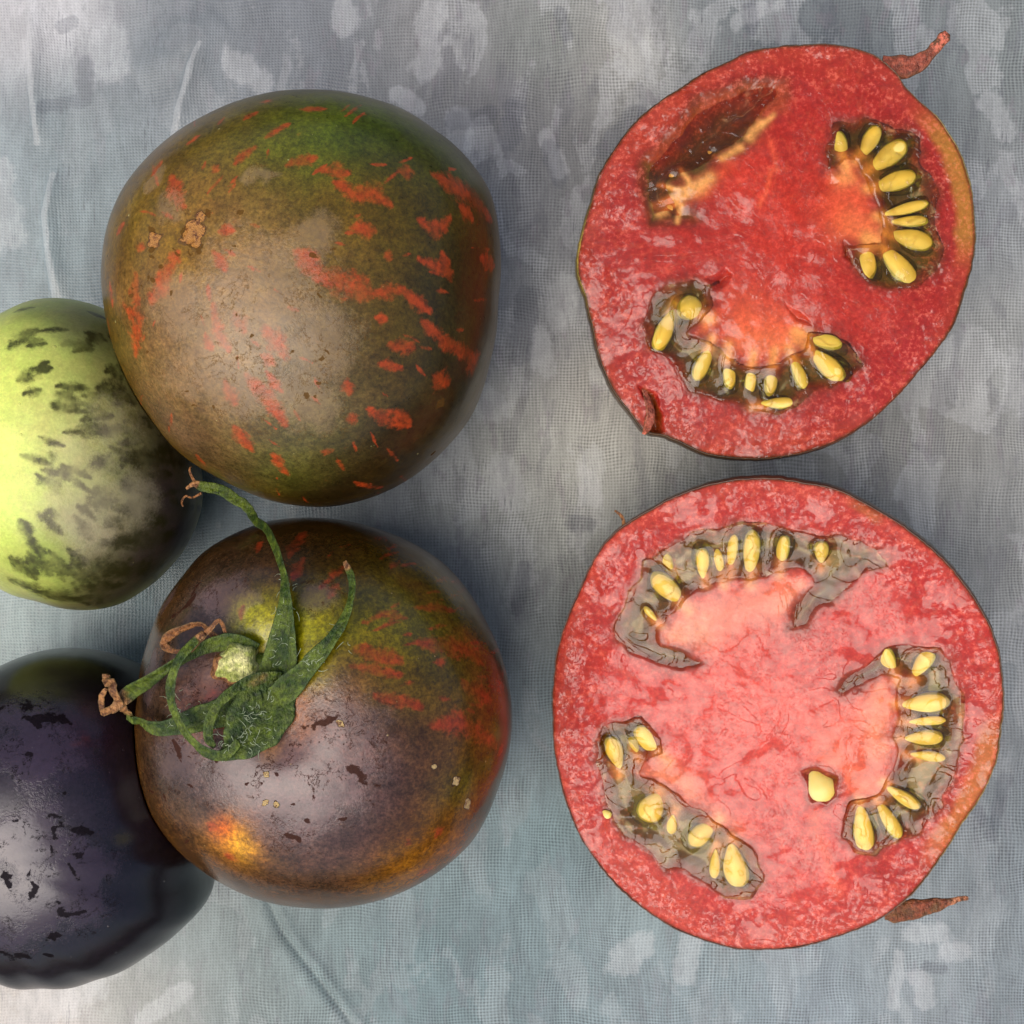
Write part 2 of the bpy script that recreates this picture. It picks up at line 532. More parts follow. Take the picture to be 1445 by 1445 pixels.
# ------------------------------------------------------------------ the cloth
def rbf_color(Pxy, pts, sig):
    X = np.array([[p[0], p[1]] for p in pts], float)
    Cc = np.array([srgb(*p[2]) for p in pts])
    d2 = ((Pxy[:, None, :] - X[None]) ** 2).sum(2)
    w = 1.0 / (d2 + sig * sig) ** 1.6
    return (w @ Cc) / w.sum(1)[:, None]

def build_cloth():
    inner = np.linspace(-70, 1515, 480)
    left = -70 - (np.linspace(1, 0, 34, endpoint=False) ** 1.3) * 700
    right = 1515 + (np.linspace(0, 1, 35)[1:] ** 1.3) * 700
    ax = np.concatenate([left, inner, right])
    n = len(ax)
    PX, PY = np.meshgrid(ax, ax)          # photo plan coordinates, y down
    px, py = PX.ravel(), PY.ravel()
    P2 = np.stack([px, py], 1)
    P3 = np.stack([px, py, px * 0], 1)
    z = 3.0 * fnoise(P3 * np.array([1.0, 0.6, 1]), 420, 2, 3) + 1.0 * fnoise(P3, 110, 2, 9)
    # keep it from rising into the fruit
    z = np.minimum(z, 3.0) - 5.0
    def ridge(pts, w, h, taper=True):
        nonlocal z
        pts = np.array(pts, float)
        best = np.full(len(px), 1e9)
        tt = np.zeros(len(px))
        L = len(pts) - 1
        for i in range(L):
            a, b = pts[i], pts[i + 1]
            e = b - a
            t = np.clip(((P2 - a) @ e) / (e @ e), 0, 1)
            d = np.linalg.norm(P2 - (a + t[:, None] * e), axis=1)
            m = d < best
            best[m] = d[m]
            tt[m] = ((i + t) / L)[m]
        env = np.sin(np.clip(tt, 0.0, 1) * np.pi) ** 0.6 if taper else 1.0
        z = z + h * env * np.exp(-(best / w) ** 2)
        return best, env
    ridge([(310, 20), (250, 70), (190, 110)], 26.0, 5.0)
    def crease(pts, wl, wr, h):
        nonlocal z
        pts = np.array(pts, float)
        sx_ = px - np.interp(py, pts[:, 1], pts[:, 0])
        env = smooth(pts[0, 1] - 10, pts[0, 1] + 45, py) * smooth(pts[-1, 1] + 10, pts[-1, 1] - 45, py)
        z = z + h * env * np.where(sx_ < 0, np.exp(-(sx_ / wl) ** 2), np.exp(-(sx_ / wr) ** 2))
    crease([(282, 50), (266, 95), (254, 140), (242, 205)], 4.0, 16.0, 6.0)
    crease([(44, 5), (41, 70), (43, 130), (50, 205)], 4.0, 16.0, 6.0)
    crease([(72, 240), (62, 300), (66, 355), (78, 430)], 4.0, 16.0, 6.0)
    # long soft crease along the bottom
    cr = np.array([(372, 1262), (398, 1318), (440, 1372), (498, 1450), (560, 1540)], float)
    best, env = ridge(cr, 4.5, -5.0, False)
    # step beside the crease: signed side
    sx = np.interp(py, cr[:, 1], cr[:, 0])
    side = px - sx
    m = smooth(1240, 1300, py)
    z = z + m * (3.0 * np.exp(-((side - 13) / 9) ** 2) + 2.2 * np.exp(-((side + 20) / 12) ** 2))
    ridge([(770, 1050), (760, 1110), (742, 1180)], 26, 3.0)
    ridge([(0, 985), (110, 880), (200, 810), (330, 700)], 30, 4.0)
    ridge([(715, 200), (790, 330), (800, 470)], 30, 3.0)
    cols = [(50, 10, (196, 192, 196)), (100, 200, (128, 138, 143)), (250, 100, (124, 130, 136)), (20, 300, (146, 156, 161)),
            (100, 330, (134, 146, 151)), (450, 60, (112, 115, 122)), (370, 80, (122, 125, 132)), (620, 40, (142, 140, 142)), (760, 60, (130, 133, 130)),
            (700, 150, (120, 117, 120)), (800, 200, (118, 116, 118)), (880, 60, (170, 166, 161)), (760, 300, (140, 138, 140)), (740, 450, (140, 140, 146)),
            (790, 400, (160, 160, 162)), (720, 620, (168, 168, 164)), (800, 650, (180, 178, 172)), (850, 560, (168, 163, 158)),
            (700, 740, (172, 172, 168)), (760, 780, (165, 165, 160)), (1000, 20, (122, 127, 131)), (1150, 20, (112, 117, 122)), (1280, 40, (118, 122, 125)), (1400, 60, (126, 131, 132)),
            (1420, 300, (145, 147, 150)), (1410, 500, (152, 152, 152)), (1330, 620, (150, 148, 145)), (1250, 660, (142, 140, 137)),
            (1430, 750, (138, 138, 138)), (1430, 1000, (122, 126, 131)), (1420, 1200, (120, 127, 133)), (1320, 1380, (150, 157, 162)),
            (1400, 1400, (122, 130, 136)), (1150, 1400, (142, 152, 160)), (1000, 1400, (132, 144, 150)), (900, 1300, (136, 150, 155)), (780, 1200, (112, 133, 139)),
            (760, 1000, (118, 132, 140)), (740, 850, (138, 143, 145)), (700, 1350, (114, 130, 135)), (600, 1350, (112, 132, 137)), (450, 1350, (118, 134, 137)),
            (350, 1400, (132, 142, 142)), (200, 1400, (152, 152, 147)), (60, 1425, (190, 180, 174)), (250, 1330, (126, 140, 142)),
            (60, 880, (152, 168, 172)), (180, 890, (112, 134, 142)), (330, 710, (128, 146, 160)), (20, 900, (160, 172, 172)),
            (-400, 700, (140, 148, 152)), (1900, 700, (135, 138, 140)), (700, -400, (130, 132, 135)), (700, 1900, (125, 140, 145))]
    base = rbf_color(P2, cols, 70.0)
    base = base * np.array([0.84, 0.85, 0.80]) * (1 + 0.10 * fnoise(P3, 60, 3, 31))[:, None]
    def blobs(lst):
        v = np.zeros(len(px))
        for (x0, y0, x1, y1, r) in lst:
            d = seg_dist(P2, np.array([x0, y0], float), np.array([x1, y1], float))
            v = np.maximum(v, 1.0 - d / (2.0 * r))
        return np.clip(v, 0, 1)
    pale = blobs([(485, 10, 484, 30, 18), (605, 10, 600, 90, 20), (648, 165, 655, 200, 18), (330, 90, 360, 110, 22), (155, 55, 150, 90, 28),
                  (60, 5, 100, 12, 38), (885, 5, 905, 80, 36), (835, 645, 832, 700, 16), (705, 660, 725, 700, 22), (665, 540, 700, 580, 20), (795, 400, 790, 450, 18),
                  (760, 470, 770, 520, 15), (975, 1330, 970, 1375, 17), (905, 1335, 880, 1360, 20), (1290, 1320, 1330, 1320, 14), (1270, 1350, 1262, 1420, 9),
                  (1335, 1345, 1360, 1345, 14), (1300, 1385, 1310, 1415, 14), (40, 1430, 130, 1380, 30), (0, 240, 10, 330, 20), (1100, 0, 1040, 30, 12),
                  (1395, 140, 1420, 180, 16), (560, 130, 590, 150, 12), (200, 1440, 260, 1400, 14), (770, 190, 790, 240, 12)])
    pale = np.maximum(pale, blobs([(281, 60, 268, 90, 3), (268, 90, 254, 140, 4.5), (254, 140, 244, 190, 4.5), (44, 10, 41, 70, 4), (41, 70, 43, 130, 4), (43, 130, 50, 200, 4), (72, 245, 62, 300, 4.5), (62, 300, 66, 355, 4.5), (66, 355, 78, 420, 5)]) * 1.15)  # bright sheen of the folds, painted as pale lines along the creases
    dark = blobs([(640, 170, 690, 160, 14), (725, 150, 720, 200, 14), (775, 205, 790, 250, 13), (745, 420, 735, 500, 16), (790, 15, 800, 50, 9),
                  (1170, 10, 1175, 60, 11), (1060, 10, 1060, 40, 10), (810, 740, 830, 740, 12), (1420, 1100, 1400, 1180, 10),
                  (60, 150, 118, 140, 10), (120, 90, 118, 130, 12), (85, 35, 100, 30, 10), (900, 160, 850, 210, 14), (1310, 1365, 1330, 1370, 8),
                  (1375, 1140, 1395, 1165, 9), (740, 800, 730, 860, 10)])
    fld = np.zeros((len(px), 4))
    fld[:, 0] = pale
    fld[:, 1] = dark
    # print contrast: lively at top right, quieter at the bottom
    fld[:, 2] = np.clip(0.35 + 0.65 * smooth(1150, 700, py) * smooth(200, 600, px) + 0.15 * smooth(1200, 1445, py), 0, 1)
    # weave legibility (smooth satin-like at left)
    fld[:, 3] = 0.25 + 0.95 * smooth(420, 760, px + 0.25 * (py - 700) * (py > 1100)) + 0.5 * smooth(1150, 1300, py) * smooth(150, 450, px)
    fld[:, 3] = np.clip(fld[:, 3], 0, 1.25)
    V = np.stack([px - C0, C0 - py, z], 1)
    F = grid_faces(n, n, False)[:, ::-1]
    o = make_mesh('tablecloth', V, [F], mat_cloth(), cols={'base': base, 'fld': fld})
    o['label'] = 'grey blue woven cloth with a blurry painted print, lying under all the tomatoes'
    o['category'] = 'cloth'
    return o

build_cloth()

# ------------------------------------------------------------------ whole tomatoes
class Whole:
    def __init__(self, outline, Z, squash=2.35, lobes=0.0, lobe_n=5, seed=1, nu=420, nv=230):
        self.seed = seed
        pts = np.array(outline, float)
        c = (pts.max(0) + pts.min(0)) / 2
        self.c = c
        g, R = polar_table(outline, c)
        zc = Z
        ctr = unproject(c[0], c[1], zc)
        self.ctr = ctr
        a = np.linspace(-np.pi, np.pi, nu, endpoint=False)
        phi = np.linspace(0, np.pi, nv)
        A, PH = np.meshgrid(a, phi)
        A, PH = A.ravel(), PH.ravel()
        rho = np.abs(np.sin(PH)) ** (2 / squash)
        zz = np.sign(np.cos(PH)) * np.abs(np.cos(PH)) ** (2 / squash)
        L = table_at(g, R, A) * (H - zc) / H
        D = np.stack([np.cos(A) * rho, np.sin(A) * rho, zz], 1)
        wob = 1 + lobes * np.cos(lobe_n * A + seed) * rho ** 2 * np.clip(zz, 0, 1)
        wob = wob + 0.010 * fnoise(D + seed * 3.3, 0.9, 2, seed)
        Lc = L.copy()
        for it in range(6):
            V = np.stack([ctr[0] + D[:, 0] * Lc * wob, ctr[1] + D[:, 1] * Lc * wob, zc + zz * Z * wob], 1)
            q = project(V)
            dx, dy = q[:, 0] - c[0], -(q[:, 1] - c[1])
            qa, qr = np.arctan2(dy, dx), np.hypot(dx, dy)
            nb = 180
            b = ((qa + np.pi) / (2 * np.pi) * nb).astype(int) % nb
            mx = np.zeros(nb)
            np.maximum.at(mx, b, qr)
            tgt = table_at(g, R, (np.arange(nb) + 0.5) / nb * 2 * np.pi - np.pi)
            ratio = tgt / np.maximum(mx, 1)
            f = np.fft.rfft(ratio)
            f[24:] = 0
            ratio = np.fft.irfft(f, nb)
            ra = np.interp((A + np.pi) / (2 * np.pi) * nb - 0.5, np.arange(-1, nb + 1), np.concatenate([[ratio[-1]], ratio, [ratio[0]]]))
            Lc = Lc * ra
        zmin = V[:, 2].min()
        V[:, 2] -= zmin * (V[:, 2] < zc)  * ((zc - V[:, 2]) / (zc - zmin))
        self.V, self.nu, self.nv = V, nu, nv
        self.F = grid_faces(nu, nv)[:, ::-1]
        self.refresh()
    def refresh(self):
        self.q = project(self.V)
        k = self.V - self.ctr
        cam_v = np.array([0, 0, H]) - self.V
        nrm = k / np.linalg.norm(k, axis=1)[:, None]
        self.front = (nrm * cam_v).sum(1) > 0
        self.fi = np.where(self.front)[0]
        self.N = nrm
    def at(self, x, y):
        d = ((self.q[self.fi] - np.array([x, y])) ** 2).sum(1)
        return self.V[self.fi[np.argmin(d)]]
    def zat(self, x, y):
        d = ((self.q[self.fi] - np.array([x, y])) ** 2).sum(1)
        k = np.argmin(d)
        return self.V[self.fi[k]][2], math.sqrt(d[k])
    def field(self, strokes, gain=1.0, wig=3.0):
        """strokes: (r, (x,y),(x,y)...) -> 0..1 field, 0.5 on the stroke's edge"""
        P = self.V + wig * np.stack([fnoise(self.V, 22, 2, self.seed + k) for k in (1, 2, 3)], 1)
        v = np.zeros(len(P))
        for s in strokes:
            r, pts = s[0] * gain, s[1:]
            A3 = [self.at(*p) for p in pts]
            if len(A3) == 1:
                A3 = A3 * 2
            ns = len(A3) - 1
            for i, (a, b) in enumerate(zip(A3[:-1], A3[1:])):
                e = b - a
                t = np.clip(((P - a) @ e) / (float(e @ e) + 1e-9), 0, 1)
                d = np.linalg.norm(P - (a + t[:, None] * e), axis=1)
                g = np.abs(2 * (i + t) / ns - 1) if float(e @ e) > 4 else 0.0
                v = np.maximum(v, 1 - d / (2.3 * r * (1 - 0.55 * g ** 2)))
        return np.clip(v, 0, 1)
    def paint(self, base, splats):
        P = self.V + 14 * np.stack([fnoise(self.V, 70, 3, self.seed + 10 + k) for k in (1, 2, 3)], 1)
        c = np.tile(srgb(*base), (len(P), 1))
        self.dim = getattr(self, 'dimv', 0.76)
        for (x, y, r, col, st) in splats:
            d = np.linalg.norm(P - self.at(x, y), axis=1)
            w = (np.exp(-(d / r) ** 2) * st)[:, None]
            c = c * (1 - w) + srgb(*col) * w
        m = c.mean(1)[:, None]
        c = np.clip(m + (c - m) * getattr(self, 'sat', 1.15), 0.002, 1)
        return c * self.dim
    def bump_in(self, x, y, r, h):
        d = np.linalg.norm(self.V - self.at(x, y), axis=1)
        self.V = self.V - self.N * (h * np.exp(-(d / r) ** 2))[:, None]
    def press_against(self, other, gap=1.5):
        """flatten this fruit where it leans on the other: no shared volume"""
        # other's surface radius by direction from its centre, through a direction table
        k = self.V - other.ctr
        dist = np.linalg.norm(k, axis=1)
        near = np.where(dist < 330)[0]
        ok = other.V - other.ctr
        on = ok / np.linalg.norm(ok, axis=1)[:, None]
        orad = np.linalg.norm(ok, axis=1)
        az = ((np.arctan2(on[:, 1], on[:, 0]) + np.pi) / (2 * np.pi) * 120).astype(int) % 120
        el = ((np.arcsin(np.clip(on[:, 2], -1, 1)) + np.pi / 2) / np.pi * 60).astype(int).clip(0, 59)
        tab = np.zeros((60, 120)); cnt = np.zeros((60, 120))
        np.add.at(tab, (el, az), orad); np.add.at(cnt, (el, az), 1)
        tab = tab / np.maximum(cnt, 1)
        tab[cnt == 0] = orad.mean()
        kn = k[near] / dist[near][:, None]
        fa = (np.arctan2(kn[:, 1], kn[:, 0]) + np.pi) / (2 * np.pi) * 120 - 0.5
        fe = (np.arcsin(np.clip(kn[:, 2], -1, 1)) + np.pi / 2) / np.pi * 60 - 0.5
        a0 = np.floor(fa).astype(int); e0 = np.clip(np.floor(fe).astype(int), 0, 58)
        ta, te = fa - a0, np.clip(fe - e0, 0, 1)
        R = (tab[e0, a0 % 120] * (1 - ta) + tab[e0, (a0 + 1) % 120] * ta) * (1 - te) + (tab[e0 + 1, a0 % 120] * (1 - ta) + tab[e0 + 1, (a0 + 1) % 120] * ta) * te
        pen = (R + gap) - dist[near]
        mv = np.where(pen > 0, pen, 0)
        self.V[near] += kn * mv[:, None]
        self.V[:, 2] = np.maximum(self.V[:, 2], 0.5)

OUT_A = [(462,127),(430,126),(375,131),(300,157),(250,185),(207,222),(170,270),(150,320),(142,380),(147,440),(160,490),(200,570),(250,637),(312,676),
         (360,700),(410,713),(460,716),(525,702),(572,680),(625,637),(670,580),(692,510),(703,425),(706,340),(695,275),(650,212),(600,173),(540,142)]
OUT_B = [(439,730),(378,735),(328,754),(286,779),(245,829),(214,882),(204,920),(195,970),(190,1030),(192,1070),(210,1143),(239,1188),(298,1238),(368,1271),
         (425,1281),(481,1281),(544,1268),(618,1231),(672,1181),(705,1107),(722,1032),(718,965),(689,883),(627,795),(544,750),(490,735)]
OUT_C = [(0,440),(35,426),(69,420),(110,424),(145,434),(190,462),(225,505),(252,560),(272,610),(284,660),(287,704),(273,753),(249,791),(214,825),(173,851),(138,861),(104,861),(52,850),
         (17,838),(-40,808),(-95,750),(-125,680),(-128,610),(-105,540),(-60,475)]
OUT_D = [(0,940),(38,923),(87,914),(132,916),(170,925),(196,935),(235,965),(262,1010),(282,1070),(298,1130),(306,1190),(302,1251),(283,1285),(245,1321),(208,1349),(151,1379),(94,1394),(57,1397),
         (0,1390),(-70,1365),(-130,1310),(-165,1230),(-172,1150),(-150,1060),(-90,985)]

A = Whole(OUT_A, 222, seed=3, lobes=0.008, nu=620, nv=330)
B = Whole(OUT_B, 205, seed=5, lobes=0.016, lobe_n=5)
C = Whole(OUT_C, 172, seed=8)
Dm = Whole(OUT_D, 182, seed=11)
# shapes: stalk dimple and shoulder folds of B, slight dimples
B.bump_in(350, 945, 58, 26)
B.bump_in(398, 1045, 26, 9)
B.bump_in(430, 1010, 30, 4)
B.bump_in(300, 870, 30, 6)
A.bump_in(250, 330, 30, 3)
C.press_against(A)
Dm.press_against(B)
for w in (A, B, C, Dm):
    w.refresh()

def random_flecks(w, n, box, rmin, rmax, sd):
    r = random.Random(sd)
    out = []
    for _ in range(n):
        x = r.uniform(box[0], box[2]); y = r.uniform(box[1], box[3])
        out.append((r.uniform(rmin, rmax), (x, y), (x + r.uniform(-10, 10), y + r.uniform(-5, 5))))
    return out

def flecks_along(w, pole, n, box, seed, rmin=2.0, rmax=4.0, lmin=8, lmax=26):
    r = random.Random(seed)
    out = []
    while len(out) < n:
        x, y = r.uniform(box[0], box[2]), r.uniform(box[1], box[3])
        if w.zat(x, y)[1] > 4:
            continue
        a = math.atan2(y - pole[1], x - pole[0]) + r.gauss(0, 0.25)
        L = r.uniform(lmin, lmax)
        out.append((r.uniform(rmin, rmax), (x, y), (x + math.cos(a) * L, y + math.sin(a) * L)))
    return out

def finish(w, root, mat, base, streak, bloom, dark, scar):
    fld = np.stack([streak, bloom, dark, scar], 1)
    return make_mesh('skin', w.V, [w.F], mat, root, cols={'base': base, 'fld': fld}, origin=(w.ctr[0], w.ctr[1], 0))

# --- A: large olive and red streaked tomato
rootA = thing('whole_tomato', 'large olive brown tomato with red orange streaks and a tan corky scar', 'tomato', (A.ctr[0], A.ctr[1], 0), 'whole tomatoes')
stA = [(5,(374,195),(407,175)),(6,(334,232),(359,207)),(6,(300,240),(307,232)),(9,(240,250),(260,292)),(7,(404,232),(447,222)),(7,(427,155),(457,155)),
       (6,(192,350),(205,347)),(10,(240,372),(220,425)),(8,(192,387),(195,430)),(8,(250,355),(235,388)),(7,(302,357),(320,382)),(6,(375,143)),(13,(420,358),(450,382)),
       (6,(310,325),(330,325)),(9,(457,242),(492,242)),(10,(475,258),(500,274),(530,270),(550,288)),(9,(572,235),(572,250)),(13,(614,247),(645,267),(694,310)),
       (12,(650,292),(665,305)),(9,(592,312),(610,325),(635,310)),(10,(500,325),(527,325)),(5,(547,360)),(8,(592,367),(632,380),(625,355)),(9,(677,365),(697,375)),
       (13,(450,390),(500,402),(525,415)),(9,(525,414),(570,410)),(8,(570,412),(607,440)),(9,(595,455),(632,485),(670,505)),(14,(668,512)),(6,(530,447),(545,450)),
       (9,(550,485),(585,492)),(7,(537,515),(565,517)),(11,(612,527),(632,540)),(8,(492,537),(495,555)),(9,(520,580),(550,592),(575,602)),(7,(550,577),(580,595)),
       (6,(495,592)),(5,(500,680),(540,687)),(5,(460,637)),(8,(190,400),(192,425)),(10,(175,432),(195,450),(192,475),(190,500)),(10,(217,415)),
       (7,(300,430),(312,475),(322,497)),(8,(330,442),(345,465)),(6,(290,472),(297,495)),(11,(372,462),(387,475),(402,500)),(7,(370,502),(387,512)),
       (10,(350,530),(375,562),(402,597)),(8,(317,540),(330,570)),(5,(375,525),(400,555)),(8,(332,605),(357,637)),(8,(387,642),(405,670)),(5,(277,642),(290,657)),
       (5,(165,330),(175,315)),(6,(155,400),(158,430)),(5,(262,205),(280,192)),(6,(228,228),(215,245)),(5,(345,170),(362,160)),(5,(152,450),(156,470))]
stA += flecks_along(A, (262, 325), 70, (150, 140, 700, 700), 3, rmin=1.4, rmax=2.8, lmin=10, lmax=30)
baseA = A.paint((96, 71, 24), [
    (460,195,95,(84,108,30),.85),(560,205,90,(70,92,34),.8),(640,240,70,(66,78,36),.7),(420,170,60,(96,100,34),.6),(330,160,60,(104,86,40),.6),
    (610,350,110,(62,48,16),.9),(660,430,90,(50,42,20),.85),(560,300,70,(86,70,22),.6),(640,560,90,(44,42,22),.85),(560,620,80,(42,34,16),.85),
    (470,690,90,(34,22,12),.9),(370,650,55,(74,84,30),.8),(430,600,50,(84,86,46),.6),(300,640,60,(80,60,42),.7),
    (250,520,90,(128,92,58),.7),(340,450,110,(152,122,84),.65),(430,540,60,(112,96,68),.6),(330,340,80,(150,110,62),.6),(240,320,60,(136,96,46),.6),
    (200,300,60,(120,96,44),.6),(180,420,45,(128,90,52),.6),(240,600,50,(110,84,66),.6),(520,480,60,(82,64,24),.6),(470,320,60,(104,76,26),.7),(265,350,30,(150,110,40),.6)])
blA = A.field([(60,(300,470),(330,560)),(55,(370,420)),(34,(450,480)),(30,(430,560)),(8,(345,245),(395,247)),(8,(212,265),(225,240)),(30,(250,430)),(20,(440,330)),(14,(245,285))], wig=12)
rub = A.field(random_flecks(A, 90, (180, 330, 480, 600), 1.2, 2.8, 4), wig=9)

dkA = A.field([(4,(211,322),(218,330)),(4,(214,352)),(4,(262,320),(258,332)),(6,(277,350),(282,356)),(4,(292,297),(296,306)),(4,(272,345)),(6,(619,568),(625,570)),(3,(432,556)),(4,(340,298)),(4,(611,640))], wig=2)
dkA = np.maximum(dkA, rub * 0.9)
scA = A.field([(8,(214,332),(219,346)),(12,(270,318),(277,342)),(5,(284,308))], wig=3)
finish(A, rootA, mat_skin('olive_streaked_skin', (168, 60, 20), (160, 132, 100), 0.30, (88, 60, 26), rough_gloss=0.30, rough_bloom=0.38, grain=0.32, spec=0.42, cracks=0.7, streak_amt=0.8),
       baseA, A.field(stA, 0.80), blA, dkA, scA)

# --- B: tomato with its calyx
rootB = thing('whole_tomato', 'purple brown tomato with olive and red patches and the green stalk star on top', 'tomato', (B.ctr[0], B.ctr[1], 0), 'whole tomatoes')
stB = [(5,(585,858),(643,862)),(9,(502,916),(564,932)),(12,(589,907),(656,916),(680,936)),(6,(620,935)),(6,(494,940),(568,949)),(11,(656,965),(693,990)),
       (8,(527,978),(593,999)),(12,(614,1023),(647,1020),(701,1053)),(5,(465,783),(548,758)),(6,(465,845),(477,824)),(8,(706,1062)),(7,(408,785),(430,751)),
       (7,(413,815),(427,787)),(4,(364,779),(369,762)),(5,(452,832),(486,799)),(7,(640,1206)),(8,(598,1231)),(7,(618,1173)),(5,(575,1190)),(7,(300,1160),(296,1172)),(6,(325,1210)),
       (5,(338,870),(345,855)),(6,(290,985),(305,975)),(4,(520,870),(560,862))]
stB += flecks_along(B, (340, 940), 46, (500, 750, 715, 1010), 4, lmin=12, lmax=40)
baseB = B.paint((84, 54, 26), [
    (330,800,80,(60,44,32),.85),(430,780,60,(58,34,22),.8),(540,790,80,(74,54,20),.8),(640,860,70,(84,76,28),.8),(600,900,70,(96,84,22),.8),
    (520,890,50,(112,104,28),.8),(680,980,60,(88,66,26),.7),(560,960,60,(102,84,22),.8),(480,980,50,(112,74,26),.8),(640,1060,60,(104,64,24),.8),
    (560,1050,60,(84,56,30),.8),(540,1110,60,(64,38,26),.85),(650,1120,40,(80,84,26),.7),(640,1190,60,(138,78,24),.85),(560,1220,60,(132,84,24),.8),(500,1190,50,(74,40,22),.8),
    (450,1250,60,(70,46,28),.8),(350,1245,50,(66,48,34),.8),(400,1090,90,(98,72,70),.9),(470,1130,60,(92,72,70),.85),(300,1080,60,(92,72,66),.8),(460,1050,50,(122,86,76),.8),
    (230,1080,50,(66,54,46),.8),(215,960,40,(62,50,44),.8),(260,890,50,(66,46,40),.8),(335,1190,30,(206,134,60),.9),(345,1200,16,(220,160,70),.8),(318,1172,15,(206,92,50),.6),
    (370,880,26,(190,180,60),.95),(345,870,16,(170,160,60),.8),(430,885,36,(150,142,44),.85),(430,930,26,(160,150,50),.8),(300,955,30,(110,82,70),.8),(300,1000,30,(150,74,30),.8),
    (415,1005,24,(170,100,36),.8),(380,1060,16,(170,120,64),.8),(290,850,25,(84,66,62),.7)])
blB = B.field([(62,(330,1090),(480,1110)),(44,(470,1050)),(30,(250,1070)),(26,(300,960)),(22,(290,850),(360,840)),(16,(215,930),(210,990)),(14,(235,850)),(16,(450,845))], wig=12)
rubB = B.field(random_flecks(B, 90, (210, 1040, 560, 1210), 1.0, 2.2, 9) + [(3,(452,1145),(500,1160)),(3,(380,1180),(420,1190)),(4,(500,1080),(520,1110)),(3,(478,1085),(505,1108)),
       (4,(245,1040),(255,1075)),(4,(230,1120),(240,1150)),(5,(240,870),(280,840))], wig=10)

dkB = B.field([(4,(432,1148),(448,1156)),(5,(430,1020),(470,1012)),(5,(500,1078),(512,1092)),(3,(475,1090),(520,1112)),(4,(320,895),(322,905)),(4,(268,845),(290,820))], wig=11) * 0.8
dkB = np.maximum(dkB, rubB * 0.95)
scB = B.field([(3,(613,1081)),(5,(643,1101),(646,1106)),(5,(659,1128),(661,1140)),(3,(372,1134),(378,1130)),(3,(372,1092),(378,1096)),(3,(476,1018),(486,1024)),(3,(390,1136))], wig=1)
finish(B, rootB, mat_skin('brown_streaked_skin', (152, 48, 20), (120, 96, 96), 0.30, (52, 26, 16), rough_gloss=0.22, rough_bloom=0.30, grain=0.42, cracks=1.0, streak_amt=0.7,
       scar_col=(196, 166, 110), speck_col=(200, 170, 110)), baseB, B.field(stB, 0.85), blB, dkB, scB)

# --- C: green tomato
rootC = thing('whole_tomato', 'small yellow green tomato with dark olive blotches at the left edge', 'tomato', (C.ctr[0], C.ctr[1], 0), 'whole tomatoes')
stC = [(6,(90,486),(131,486)),(4,(52,469),(97,466)),(8,(14,490),(52,466)),(4,(55,521),(73,519)),(5,(35,535)),(10,(157,518),(170,531)),(11,(138,549),(163,552),(187,566)),
       (5,(149,604),(166,604),(197,615)),(8,(187,587),(211,601)),(8,(170,649),(194,649),(239,649)),(9,(221,639),(242,639)),(9,(143,656)),(8,(74,684)),(4,(73,644)),
       (11,(128,704),(166,706)),(8,(176,687)),(7,(173,722),(197,708)),(6,(152,732),(159,741)),(7,(208,739),(235,736)),(9,(145,767),(194,763),(249,753)),
       (13,(107,787),(166,805),(225,798)),(10,(52,774),(69,808)),(11,(17,791),(48,808)),(7,(90,798),(107,812)),(11,(21,819),(52,833),(104,846),(156,839)),
       (12,(121,829),(173,825)),(4,(230,700),(245,695)),(4,(120,470),(150,480)),(5,(215,670),(240,668)),(4,(150,450),(125,440)),(5,(62,725),(85,728)),(4,(20,440),(50,432)),(4,(200,540),(215,560))]
C.dimv = 0.95
C.sat = 0.92
stC += flecks_along(C, (-160, 560), 85, (25, 440, 285, 855), 12, rmin=3.2, rmax=6.5, lmin=20, lmax=50)
baseC = C.paint((180, 182, 80), [
    (-20,600,130,(244,248,112),.98),(0,720,90,(226,236,96),.9),(60,520,70,(214,220,92),.8),(110,620,60,(206,196,122),.7),(190,560,60,(128,116,70),.8),(235,610,60,(88,76,56),.9),(235,690,90,(66,48,50),.95),
    (200,790,80,(50,34,42),.95),(255,750,60,(44,30,40),.95),(130,770,50,(116,98,80),.8),(160,840,60,(50,38,32),.9),(110,740,40,(160,148,112),.7),(130,830,50,(84,72,48),.8),(50,800,50,(160,172,62),.8),(0,820,40,(170,170,90),.8),(60,440,40,(152,160,70),.8),
    (140,470,50,(98,98,62),.85),(110,450,40,(110,112,66),.7),(80,860,40,(90,76,60),.8)])
blC = C.field([(60,(100,640),(130,760)),(30,(190,700)),(30,(160,600))], wig=14) * 0.8
finish(C, rootC, mat_skin('green_blotched_skin', (40, 38, 12), (200, 186, 150), 0.25, (40, 30, 20), rough_gloss=0.34, rough_bloom=0.45, grain=0.1,
       speck=0.15, streak_amt=0.92, edge_noise=1.6, spec=0.3), baseC, C.field(stC, 1.2), blC, np.zeros(len(C.V)), np.zeros(len(C.V)))

